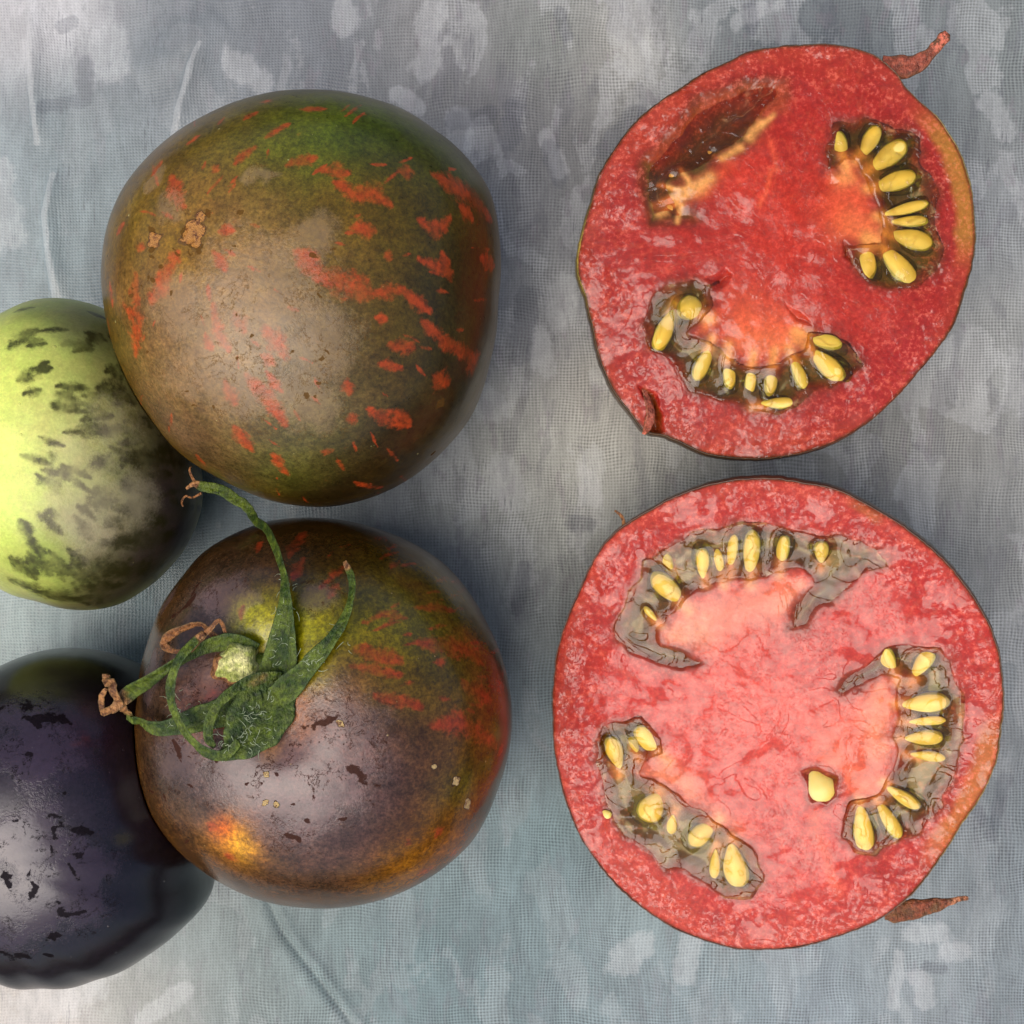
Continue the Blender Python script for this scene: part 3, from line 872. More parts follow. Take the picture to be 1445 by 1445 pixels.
# --- D: black purple tomato
rootD = thing('whole_tomato', 'nearly black purple tomato with a lavender bloom in the lower left corner', 'tomato', (Dm.ctr[0], Dm.ctr[1], 0), 'whole tomatoes')
baseD = Dm.paint((24, 17, 23), [(45,950,50,(44,44,24),.8),(90,940,50,(36,34,26),.7),(110,1040,40,(58,28,38),.8),(60,1080,60,(50,38,54),.8),(60,1210,90,(44,38,48),.8),(200,1120,50,(30,16,24),.8),
    (10,1010,40,(50,40,46),.7),(60,1380,40,(40,36,42),.8),(178,1184,10,(60,50,20),.8),(20,1180,50,(86,74,80),.6)])
blD = Dm.field([(44,(20,1060),(80,1060)),(52,(20,1190),(70,1200)),(46,(60,1250),(110,1280)),(30,(110,1190),(120,1260)),(34,(20,1290)),(16,(10,1010)),(10,(50,1028),(85,1036))], wig=14)
crD = Dm.field([(3,(0,1168),(40,1158),(80,1152),(90,1170)),(5,(85,1145),(95,1165),(75,1180)),(4,(70,1190),(75,1240)),(5,(95,1200),(120,1195)),(5,(100,1170),(140,1170)),(3,(92,1215),(115,1235),(120,1222)),
    (4,(80,1270),(95,1300),(135,1280)),(6,(50,1330),(80,1322)),(6,(0,1340),(35,1352)),(5,(60,1350),(90,1362)),(4,(30,1062),(45,1068)),(4,(10,1215),(14,1260)),(4,(40,1230),(45,1280)),(4,(0,1130),(8,1150)),
    (9,(0,990),(60,1000)),(8,(30,1015),(95,1020))]+ random_flecks(Dm, 40, (0, 1110, 150, 1350), 0.8, 1.8, 21), wig=12)

finish(Dm, rootD, mat_skin('black_purple_skin', (60, 26, 30), (78, 62, 78), 0.30, (12, 7, 10), rough_gloss=0.24, rough_bloom=0.2, relief=0.4, cracks=1.0, grain=0.2, speck=0.18,
       speck_col=(150, 140, 130), rub=0.8), baseD, Dm.field([(5, (100, 1050), (130, 1040))]) * .8, blD, crD * 0.86, np.zeros(len(Dm.V)))

# ------------------------------------------------------------------ calyx of B
M_SEPAL = mat_plant('green_sepal', (34, 54, 6), (84, 98, 22), (168, 118, 70), rough=0.45, fuzz=0.1)
M_DRY = mat_plant('dried_sepal', (150, 98, 54), (176, 122, 72), (150, 98, 54), fuzz=0.1)
M_STALK = mat_plant('stalk_cut', (142, 150, 62), (214, 206, 140), (160, 110, 66), rough=0.5, fuzz=0.0)

def spline(K, n):
    K = np.array(K, float)
    m = len(K)
    ts = np.linspace(0, m - 1, n)
    out = []
    for t in ts:
        i = min(int(t), m - 2)
        f = t - i
        p0, p1, p2, p3 = K[max(i - 1, 0)], K[i], K[i + 1], K[min(i + 2, m - 1)]
        out.append(0.5 * ((2 * p1) + (-p0 + p2) * f + (2 * p0 - 5 * p1 + 4 * p2 - p3) * f * f + (-p0 + 3 * p1 - 3 * p2 + p3) * f ** 3))
    return np.array(out)

def ribbon(name, keys, mat, parent, origin, thick=3.2, cup=0.25, n=64, surf=None, wob=1.0, seed=0):
    """keys: (px, py, height, width, twist, dry); height above surf or absolute"""
    K = spline(keys, n)
    P = []
    for k in K:
        z = k[2]
        if surf is not None:
            zs, dd = surf.zat(k[0], k[1])
            w = 1.0 if dd < 4 else max(0, 1 - (dd - 4) / 30)
            z = k[2] + zs * (1.0 if dd < 40 else 0.9)
        P.append(unproject(k[0], k[1], z))
    P = np.array(P)
    # smooth the height so the ribbon springs cleanly
    for _ in range(6):
        P[1:-1, 2] = (P[:-2, 2] + 2 * P[1:-1, 2] + P[2:, 2]) / 4
    T = np.gradient(P, axis=0)
    T /= np.linalg.norm(T, axis=1)[:, None]
    up = np.array([0, 0, 1.0])
    nc = 14
    V, fl = [], []
    for i in range(n):
        s = np.cross(T[i], up)
        if np.linalg.norm(s) < 0.15:
            s = np.cross(T[i], np.array([0.3, 0.9, 0]))
        s /= np.linalg.norm(s)
        nn = np.cross(s, T[i])
        tw = K[i, 4]
        s2 = s * math.cos(tw) + nn * math.sin(tw)
        n2 = -s * math.sin(tw) + nn * math.cos(tw)
        w = K[i, 3] / 2 * (H - P[i, 2]) / H
        w *= 1 + 0.09 * wob * math.sin(i * 0.31 + seed) * math.sin(i * 0.17 + seed * 2)
        th = min(thick, w * 0.8) / 2
        for j in range(nc):
            a = 2 * math.pi * j / nc
            u = math.cos(a)
            h = math.sin(a) * th * (1 if abs(u) < 0.9 else 0.8)
            lift = 0.05 * w * math.cos(3 * math.pi * u) + cup * w * (u * u) - cup * w * 0.4 - 0.16 * w * math.exp(-(u / 0.22) ** 2)
            V.append(P[i] + s2 * (u * w) + n2 * (h + lift))
            fl.append((K[i, 5], smooth(0.8, 1.0, abs(u)), 0))
    V = np.array(V)
    V = V + 0.9 * wob * np.stack([fnoise(V, 10, 2, 71 + seed + k) for k in (1, 2, 3)], 1)
    F = grid_faces(nc, n)
    caps = [np.array([list(range(nc))]), np.array([list(range((n - 1) * nc, n * nc))[::-1]])]
    return make_mesh(name, V, [F[:, ::-1], caps[0][:, ::-1][:, ::-1], caps[1]], mat, parent, cols={'fld': np.array(fl)}, origin=origin)

oB = (B.ctr[0], B.ctr[1], 0)
# calyx base: a lumpy green cushion
def cushion(name, cx, cy, rx, ry, h, mat, parent, origin, surf, seed=0, dry=0.0, lift=0.0, top=None):
    nu, nv = 48, 16
    V, fl = [], []
    z0 = surf.zat(cx, cy)[0] + lift
    cw = unproject(cx, cy, z0)
    for j in range(nv):
        t = j / (nv - 1)
        for i in range(nu):
            a = 2 * math.pi * i / nu
            rr = (1 - t ** 3) ** 0.5 if j < nv - 1 else 0.0
            k = 1 + 0.10 * math.sin(3 * a + seed) + 0.07 * math.sin(7 * a + 2 * seed)
            x = cw[0] + math.cos(a) * rx * rr * k
            y = cw[1] + math.sin(a) * ry * rr * k
            z = cw[2] - 14 + (h + 14) * math.sin(t * math.pi / 2)
            V.append((x, y, z)); fl.append((dry + 0.5 * (math.cos(a + 2.6) > 0.3) * (0.2 < t < 0.85) * (dry > 0), 0, 0))
    V = np.array(V)
    V[:, 2] += 1.8 * fnoise(V, 9, 2, 5 + seed)
    V[:, :2] += (1.5 * fnoise(V, 8, 2, 9 + seed))[:, None]
    F = grid_faces(nu, nv)
    return make_mesh(name, V, [F], mat, parent, cols={'fld': np.array(fl)}, origin=origin)

cal = cushion('calyx', 368, 962, 36, 30, 10, M_SEPAL, rootB, oB, B, seed=2)
stalk = cushion('stalk', 337, 938, 27, 25, 24, M_STALK, rootB, oB, B, seed=4, dry=0.15, lift=2)
# (px, py, height over fruit, width, twist, dryness)
ribbon('sepal', [(388,958,6,48,0,0),(396,930,10,50,0.1,0),(401,885,16,33,0.25,0),(403,838,22,21,0.5,0),(398,800,26,15,0.7,0),(378,752,34,15,0.3,0),(348,716,40,14,0.1,0),(315,693,44,16,0,0),(288,687,46,14,0,0.1),(274,683,46,8,0,0.9),(262,690,40,4,0,1.0)],
       M_SEPAL, cal, oB, surf=B, seed=1)
ribbon('sepal', [(390,985,6,40,0,0),(415,962,10,34,0,0),(440,935,14,25,0.1,0),(468,902,20,20,0.3,0),(489,868,26,15,0.5,0),(497,836,32,12,0.5,0.1),(495,812,36,11,0.2,0.3),(487,792,40,6,0,0.9)],
       M_SEPAL, cal, oB, surf=B, seed=2)
ribbon('sepal', [(392,962,8,62,0,0),(378,990,9,84,0,0),(358,1022,8,82,0.0,0),(338,1048,8,58,0,0),(318,1064,10,22,0,0),(300,1066,12,10,0,0.1)],
       M_SEPAL, cal, oB, surf=B, cup=0.2, seed=3)
ribbon('sepal', [(372,990,8,36,0,0),(335,1000,8,44,0,0),(295,1010,8,40,0,0),(255,1022,12,28,0,0),(222,1028,26,20,0.2,0),(196,1018,52,15,0.5,0.2),(176,1002,84,14,0.4,0.6),(160,975,104,13,0,0.9),(150,952,112,11,0,1)],
       M_SEPAL, cal, oB, surf=B, seed=4)
ribbon('sepal', [(338,1046,16,12,0,0),(315,1066,18,17,0.2,0),(290,1060,24,17,0.4,0),(264,1036,32,15,0.5,0),(246,1003,40,15,0.5,0),(241,970,46,15,0.4,0),(249,938,48,14,0.4,0),(268,912,44,15,0.3,0.1),(288,893,40,11,0.2,1)],
       M_SEPAL, cal, oB, surf=B, seed=5)
ribbon('sepal', [(362,918,8,22,0,0),(335,906,16,24,0.2,0),(305,908,20,26,0.4,0),(278,918,26,20,0.6,0),(245,937,36,18,0.7,0.1),(210,960,60,20,0.5,0.2),(178,982,88,22,0.3,0.5),(160,1000,96,13,0.1,0.9),(146,1002,98,9,0,1),(143,985,100,9,0,1),(150,972,104,6,0,1)],
       M_SEPAL, cal, oB, surf=B, seed=6)
ribbon('sepal', [(398,952,6,8,0.2,0.3),(366,957,26,18,0.3,0.45),(335,970,34,17,0.3,0.35),(312,990,34,14,0.2,0.1),(297,1015,28,15,0.2,0.1),(294,1040,22,13,0.2,0.1),(303,1054,20,8,0,0.3)],
       M_SEPAL, cal, oB, surf=B, seed=7)
ribbon('sepal', [(318,908,14,9,0,1),(296,892,24,11,0.4,1),(284,880,30,9,0.8,1),(262,885,32,12,0.7,1),(240,896,32,15,0.4,1),(232,910,30,13,0.2,1),(245,918,28,8,0,1),(258,921,26,5,0,1)],
       M_DRY, cal, oB, surf=B, seed=8)
ribbon('sepal', [(268,918,34,8,0,1),(284,900,38,9,0.3,1),(300,885,42,8,0.3,1),(310,876,44,6,0,1),(318,892,30,5,0,1)], M_DRY, cal, oB, surf=B, seed=9)
ribbon('sepal', [(279,684,30,5,0,1),(272,676,34,4,0,1),(268,664,34,3,0,1),(270,658,32,2,0,1)], M_DRY, cal, oB, surf=B, seed=10, thick=2)
ribbon('sepal', [(284,696,30,4,0,1),(272,702,24,3,0,1),(262,700,22,3,0,1),(257,708,20,3,0,1),(259,715,18,2,0,1)], M_DRY, cal, oB, surf=B, seed=11, thick=2)

# short pale hairs on the star
def hairs():
    r = random.Random(5)
    V, F = [], []
    spots = [(395, 900), (400, 860), (385, 935), (350, 1000), (370, 1020), (340, 1040), (380, 985), (440, 935), (320, 1050), (300, 1010), (403, 830), (470, 898), (250, 985), (245, 1010), (360, 1040)]
    for k in range(150):
        sx_, sy_ = r.choice(spots)
        x, y = sx_ + r.gauss(0, 11), sy_ + r.gauss(0, 11)
        z, d = B.zat(x, y)
        p = unproject(x, y, z + 14 + r.uniform(-3, 6))
        a = r.uniform(0, 6.28); L = r.uniform(4, 11); bend = r.uniform(-0.7, 0.7)
        base = len(V)
        for i in range(4):
            q = p + np.array([math.cos(a + bend * i) * L * i / 3, math.sin(a + bend * i) * L * i / 3, 1.5 * i])
            w = 0.45 * (1 - i / 4)
            n2 = np.array([-math.sin(a + bend * i), math.cos(a + bend * i), 0]) * w
            V += [q + n2, q - n2, q + np.array([0, 0, w])]
        for i in range(3):
            b0 = base + 3 * i
            for j in range(3):
                F.append((b0 + j, b0 + (j + 1) % 3, b0 + 3 + (j + 1) % 3, b0 + 3 + j))
    t = NT('pale_hair')
    m = t.done(t.principled(Base_Color=lin((176, 186, 150)), Roughness=0.4).outputs[0])
    o = make_mesh('hair', np.array(V), [np.array(F)], m, cal, origin=oB)
    o['kind'] = 'stuff'
hairs()

# ------------------------------------------------------------------ cut halves
M_FLESH = mat_flesh()
M_GEL = mat_gel('locule_jelly', (0.92, 0.88, 0.62))
M_GEL_RED = mat_gel('locule_juice', (0.86, 0.66, 0.48), wave=0.8)
M_SAC = mat_gel('seed_jelly', (0.72, 0.73, 0.24), wave=0.4, sac=True)
M_SEED = mat_seed()
M_CUTSKIN = mat_skin('cut_tomato_skin', (120, 50, 24), (150, 120, 90), 0.1, (40, 26, 16), rough_gloss=0.3, grain=0.3, speck=0.3)

def seed_mesh():
    nu, nv = 20, 14
    V = []
    for j in range(nv):
        t = j / (nv - 1)
        x = -math.cos(t * math.pi)
        r = math.sin(t * math.pi) ** 0.85 * (1 - 0.28 * (x < 0) * (-x)) * (0.82 + 0.18 * x)
        for i in range(nu):
            a = 2 * math.pi * i / nu
            V.append((x, r * math.cos(a), r * math.sin(a)))
    V = np.array(V)
    return V, grid_faces(nu, nv)
SEED_V, SEED_F = seed_mesh()

def mesh_data(name, V, F, mat):
    me = bpy.data.meshes.new(name)
    me.from_pydata([tuple(v) for v in V], [], [tuple(int(i) for i in f) for f in F])
    me.validate()
    me.polygons.foreach_set('use_smooth', np.ones(len(me.polygons), bool))
    me.materials.append(mat)
    return me
ME_SEEDS = []
for k in range(4):
    v = SEED_V.copy()
    v += (0.07 * fnoise(v + k * 9, 0.5, 2, k))[:, None] * v
    ME_SEEDS.append(mesh_data('seed', v * S, SEED_F[:, ::-1], M_SEED))
sv = SEED_V.copy()
ME_SAC = mesh_data('gel_sac', sv * S, SEED_F[:, ::-1], M_SAC)

class Half:
    def __init__(self, outline, z0, tilt, name, label, bulge=1.03, dome=10, seed=1, rel=0.25):
        self.seed = seed
        self.rel = rel
        pts = np.array(outline, float)
        c = (pts.max(0) + pts.min(0)) / 2
        self.n = Vector(tilt).normalized()
        self.o = unproject(c[0], c[1], z0)
        n = np.array(self.n)
        u = np.array([1.0, 0, 0]) - n * n[0]
        u /= np.linalg.norm(u)
        self.u, self.nn, self.v = u, n, np.cross(n, u)
        self.root = thing(name, label, 'tomato half', (self.o[0], self.o[1], 0), 'cut tomato halves')
        self.org = (self.o[0], self.o[1], 0)
        self.out = np.array([self.loc(*p) for p in outline])
        self.z0, self.bulge, self.dome = z0, bulge, dome
        self.a_g, self.a_R = polar_table(np.stack([self.out[:, 0], -self.out[:, 1]], 1), (0, 0), smooth_k=90)
        self.cav = []
        self.lumps = []
    def loc(self, x, y):
        """photo pixel -> local (u,v) on the cut plane"""
        cam_p = np.array([0, 0, H])
        d = unproject(x, y, 0) - cam_p
        t = ((self.o - cam_p) @ self.nn) / (d @ self.nn)
        p = cam_p + d * t - self.o
        return np.array([p @ self.u, p @ self.v])
    def world(self, L):
        return self.o + L[:, :1] * self.u + L[:, 1:2] * self.v + L[:, 2:3] * self.nn
    def domez(self, x, y):
        R = table_at(self.a_g, self.a_R, np.arctan2(y, x))
        return self.dome * (1 - (np.hypot(x, y) / R) ** 2)
    def warp(self, P):
        P = np.stack([P[:, 0], P[:, 1], P[:, 0] * 0], 1)
        return P[:, :2] + 11.0 * np.stack([fnoise(P, 34, 3, self.seed + 40), fnoise(P, 34, 3, self.seed + 41)], 1)
    def poly(self, pts):
        return np.array([self.loc(*p) for p in pts])
    def skin(self, cols_fn):
        nu = 360
        a = np.linspace(-np.pi, np.pi, nu, endpoint=False)
        R = table_at(self.a_g, self.a_R, a)
        jag = 1 + 0.003 * vnoise(np.stack([np.cos(a) * 60, np.sin(a) * 60, a * 0], 1), 1.0, self.seed)
        V = []
        nv = 46
        D = self.z0 * 0.985
        prof = []
        prof.append((0.990, -3.0)); prof.append((0.9965, -0.3)); prof.append((1.0, 0.0))
        for j in range(nv):
            t = (j + 1) / nv
            ang = t * math.pi / 2
            s = math.cos(ang) ** 0.8
            bl = 1 + (self.bulge - 1) * math.sin(min(t * 3.2, 1) * math.pi)
            prof.append((s * bl, -D * math.sin(ang) ** 1.0))
        for s, z in prof:
            r = R * jag * max(s, 0.001)
            V.append(np.stack([np.cos(a) * r, np.sin(a) * r, np.full(nu, z)], 1))
        L = np.concatenate(V)
        W = self.world(L)
        W[:, 2] = np.maximum(W[:, 2], 0.0)
        F = grid_faces(nu, len(prof))
        base = cols_fn(L, W)
        fld = np.zeros((len(L), 4))
        make_mesh('skin', W, [F[:, ::-1]], M_CUTSKIN, self.root, cols={'base': base, 'fld': fld}, origin=self.org)
    def flesh(self, color_fn, nu=820, nr=215):
        a = np.linspace(-np.pi, np.pi, nu, endpoint=False)
        R = table_at(self.a_g, self.a_R, a) * 0.9955
        fr = np.concatenate([[0.0005], np.linspace(0, 1, nr)[1:] ** 0.8])
        X = (fr[:, None] * R[None] * np.cos(a)[None]).ravel()
        Y = (fr[:, None] * R[None] * np.sin(a)[None]).ravel()
        P = np.stack([X, Y, X * 0], 1)
        RR = np.repeat(fr, nu)
        edge = (1 - RR) * np.tile(R, nr)              # distance to rim
        P2 = self.warp(P)
        h = self.domez(X, Y)
        h = h + 2.2 * fnoise(P, 60, 3, self.seed + 3) + self.rel * 0.5 * fnoise(P, 9, 3, self.seed + 5)
        h = h - 1.2 * np.exp(-(edge / 3.0))
        cav = np.zeros(len(P))
        self.sd = np.full(len(P), 99.0)
        for (poly, dep, wid) in self.cav:
            s = poly_sdf(P2, poly)
            wid = wid * 1.5
            k = smooth(-2, wid, -s)
            h = h - dep * k
            cav = np.maximum(cav, k)
            if dep > 10 and wid > 12:
                self.sd = np.minimum(self.sd, s)
        for (x, y, r, dz) in self.lumps:
            q = self.loc(x, y)
            h = h + dz * np.exp(-((X - q[0]) ** 2 + (Y - q[1]) ** 2) / r ** 2)
        L = np.stack([X, Y, h], 1)
        W = self.world(L)
        q = project(W)
        base, fld = color_fn(q, P, edge, cav)
        F = grid_faces(nu, nr)
        make_mesh('flesh', W, [F], M_FLESH, self.root, cols={'base': base, 'fld': fld}, origin=self.org)
    def gel(self, pts, mat, z=-4.0, seeds=(), step=3.0, name='jelly'):
        poly = self.poly(pts)
        z = z + 2.0
        lo, hi = poly.min(0) - 18, poly.max(0) + 18
        xs = np.arange(lo[0], hi[0], step)
        ys = np.arange(lo[1], hi[1], step)
        X, Y = np.meshgrid(xs, ys)
        P = np.stack([X.ravel(), Y.ravel()], 1)
        s = poly_sdf(self.warp(P), poly)
        P3 = np.stack([P[:, 0], P[:, 1], P[:, 0] * 0], 1)
        h = self.domez(P[:, 0], P[:, 1]) + z + 2.0 * np.exp(-np.clip(-s, 0, 99) / 7.0) + 1.1 * fnoise(P3, 45, 2, self.seed + 60)
        h = h - 1.1 * np.clip(s + 1.0, 0, 12)
        for (x0, y0, x1, y1, w, up) in seeds:
            a, b = self.loc(x0, y0), self.loc(x1, y1)
            d = seg_dist(P, a, b)
            h = h + (3.0 + up * 0.35) * np.exp(-(d / (w * 0.62)) ** 2)
        nx, ny = len(xs), len(ys)
        keep = s < 11.0
        idx = np.arange(nx * ny).reshape(ny, nx)
        F = np.stack([idx[:-1, :-1].ravel(), idx[:-1, 1:].ravel(), idx[1:, 1:].ravel(), idx[1:, :-1].ravel()], 1)
        F = F[keep[F].all(1)]
        used = np.unique(F)
        remap = -np.ones(nx * ny, int)
        remap[used] = np.arange(len(used))
        L = np.concatenate([P, h[:, None]], 1)[used]
        return make_mesh(name, self.world(L), [remap[F]], mat, self.root, origin=self.org)
    def add_seed(self, x0, y0, x1, y1, w, up=0.0, sac=None):
        """seed from its pointed end (x0,y0) to its round end; up = height of its centre above the jelly"""
        a, b = self.loc(x0, y0), self.loc(x1, y1)
        m = (a + b) / 2
        L = np.linalg.norm(b - a)
        ang = math.atan2(b[1] - a[1], b[0] - a[0])
        zc = float(self.domez(np.array([m[0]]), np.array([m[1]]))[0]) + up - w * 0.58 * 0.55
        wpos = self.world(np.array([[m[0], m[1], zc]]))[0]
        o = bpy.data.objects.new('seed', random.choice(ME_SEEDS))
        COL.objects.link(o)
        o.parent = self.root
        ex = Vector(self.u * math.cos(ang) + self.v * math.sin(ang))
        ez = Vector(self.nn)
        ey = ez.cross(ex)
        R = Matrix((ex, ey, ez)).transposed().to_4x4() @ Matrix.Rotation(random.uniform(-0.3, 0.3), 4, 'X') @ Matrix.Rotation(random.uniform(-0.16, 0.16), 4, 'Y') @ Matrix.Rotation(random.uniform(-0.12, 0.12), 4, 'Z')
        k = w * 0.58
        sc = Matrix.Diagonal((max(L / 2 + 4, k), k, k * 0.7, 1))
        loc = Matrix.Translation(Vector((wpos - np.array(self.org)) * S))
        o.matrix_local = loc @ R @ sc
        if sac:
            s = bpy.data.objects.new('gel_sac', ME_SAC)
            COL.objects.link(s)
            s.parent = o
            s.matrix_local = Matrix.Translation((0.16 * S, 0, -0.35 * S)) @ Matrix.Diagonal((sac[0] * 0.90, sac[1] * 0.92, 1.12, 1))
        return o

OUT_U = [(814,370),(822,328),(834,287),(846,245),(868,209),(891,177),(928,145),(960,124),(994,102),(1028,87),(1051,74),(1085,67),(1130,63),(1162,61),(1204,67),(1233,76),
         (1249,88),(1266,103),(1276,121),(1297,142),(1324,165),(1345,196),(1359,223),(1372,269),(1376,310),(1377,341),(1373,372),(1361,413),(1349,453),(1328,486),(1297,523),
         (1266,559),(1233,590),(1189,619),(1160,632),(1130,640),(1080,647),(1028,646),(994,640),(960,624),(935,613),(912,612),(891,585),(868,555),(850,517),(837,464),(827,418),(816,391)]
OUT_L = [(781,958),(787,914),(795,885),(809,852),(826,812),(853,765),(880,741),(913,721),(957,699),(1001,683),(1046,676),(1090,675),(1135,681),(1182,691),(1229,715),(1276,743),
         (1312,771),(1347,806),(1378,849),(1399,886),(1411,924),(1416,964),(1416,1010),(1413,1031),(1406,1077),(1388,1117),(1357,1163),(1326,1212),(1299,1249),(1271,1277),(1240,1299),
         (1203,1314),(1157,1330),(1111,1340),(1080,1341),(1041,1340),(992,1327),(956,1313),(919,1291),(871,1252),(842,1217),(819,1182),(801,1139),(789,1098),(782,1061),(780,1016)]

# ---- upper half
U = Half(OUT_U, 190, (-0.055, -0.05, 1), 'tomato_half', 'upper cut tomato half with an upturned stalk stub and a split lower left rim', bulge=1.025, dome=13, seed=21, rel=0.5)
U1 = [(1113,118),(1085,110),(1030,118),(975,148),(930,190),(908,235),(900,285),(915,316),(955,322),(983,312),(972,290),(960,268),(985,250),(1015,236),(1040,212),(1065,188),(1092,168),(1108,142)]
U2 = [(1165,212),(1180,180),(1215,166),(1255,172),(1288,198),(1312,240),(1326,295),(1325,345),(1316,385),(1290,408),(1255,411),(1222,400),(1200,378),(1192,352),(1218,350),(1240,350),(1248,330),(1240,300),(1228,262),(1210,232),(1195,222),(1180,240),(1166,238)]
U3 = [(905,462),(915,430),(940,408),(975,398),(1003,405),(1000,432),(985,458),(975,472),(1000,484),(1030,505),(1062,515),(1100,513),(1135,495),(1135,472),(1152,465),(1182,472),(1202,492),(1216,512),(1195,535),(1165,552),(1125,572),(1095,582),(1070,578),(1020,567),(975,552),(955,532),(945,512),(915,490)]
UN = [(908,545),(922,558),(933,585),(932,612),(914,618),(910,600),(915,575)]
U.cav = [(U.poly(U1), 30, 34), (U.poly(U2), 13, 18), (U.poly(U3), 12, 18), (U.poly(UN), 22, 6),
         (U.poly([(1155,262),(1170,245),(1180,262),(1160,282),(1140,290)]), 8, 12), (U.poly([(1185,345),(1200,355),(1200,378),(1185,368)]), 10, 8),
         (U.poly([(990,395),(1020,385),(1030,395),(1010,418)]), 9, 8), (U.poly([(1108,432),(1128,440),(1140,460),(1118,458)]), 9, 8)]
sU2 = [(1190,222,1180,188,20,1),(1216,216,1238,184,22,2),(1233,236,1274,204,28,2),(1234,264,1288,250,25,3),(1250,303,1305,287,15,1),(1262,330,1312,343,26,-1),(1224,350,1220,392,26,1),(1245,348,1290,400,27,-1),(1262,312,1306,312,15,-3)]
sU3 = [(992,445,962,428,33,2),(948,440,928,492,24,0),(1000,490,985,535,20,-1),(1028,500,1030,545,17,-5),(1092,510,1086,555,18,-5),(1118,505,1136,548,17,-2),(1135,470,1185,486,24,2),(1148,496,1186,534,26,3),(1076,572,1122,566,16,2),(1062,510,1058,555,15,-6)]
sU1 = [(1002,215,1016,223,9,-14),(965,265,948,248,8,-12),(935,300,962,285,14,-12)]
for s in sU1 + sU2 + sU3:
    U.add_seed(*s[:5], up=s[5] * 0.7 - 1.5, sac=(1.4, 1.7, 2) if s[4] > 14 else None)
U.gel(U1, M_GEL_RED, -9, sU1)
U.gel(U2, M_GEL, -4, sU2)
U.gel(U3, M_GEL, -4, sU3)

def mix_to(c, col, w):
    w = np.clip(w, 0, 1)[:, None]
    return c * (1 - w) + srgb(*col) * w

def blob(q, x0, y0, x1, y1, r, wob):
    d = seg_dist(q + wob, np.array([x0, y0], float), np.array([x1, y1], float))
    return np.exp(-(d / r) ** 2)

def fingers(c, q, wob, seeds, col, r=5.5):
    # pale threads that tie each seed to the core
    for (x0, y0, x1, y1, w, up) in seeds:
        d = math.hypot(x1 - x0, y1 - y0) + 1e-6
        ux, uy = (x1 - x0) / d, (y1 - y0) / d
        c = mix_to(c, col, 0.85 * blob(q, x0 - ux * 12, y0 - uy * 12, x0 + ux * 7, y0 + uy * 7, r + w * 0.12, wob * 0.5))
    return c

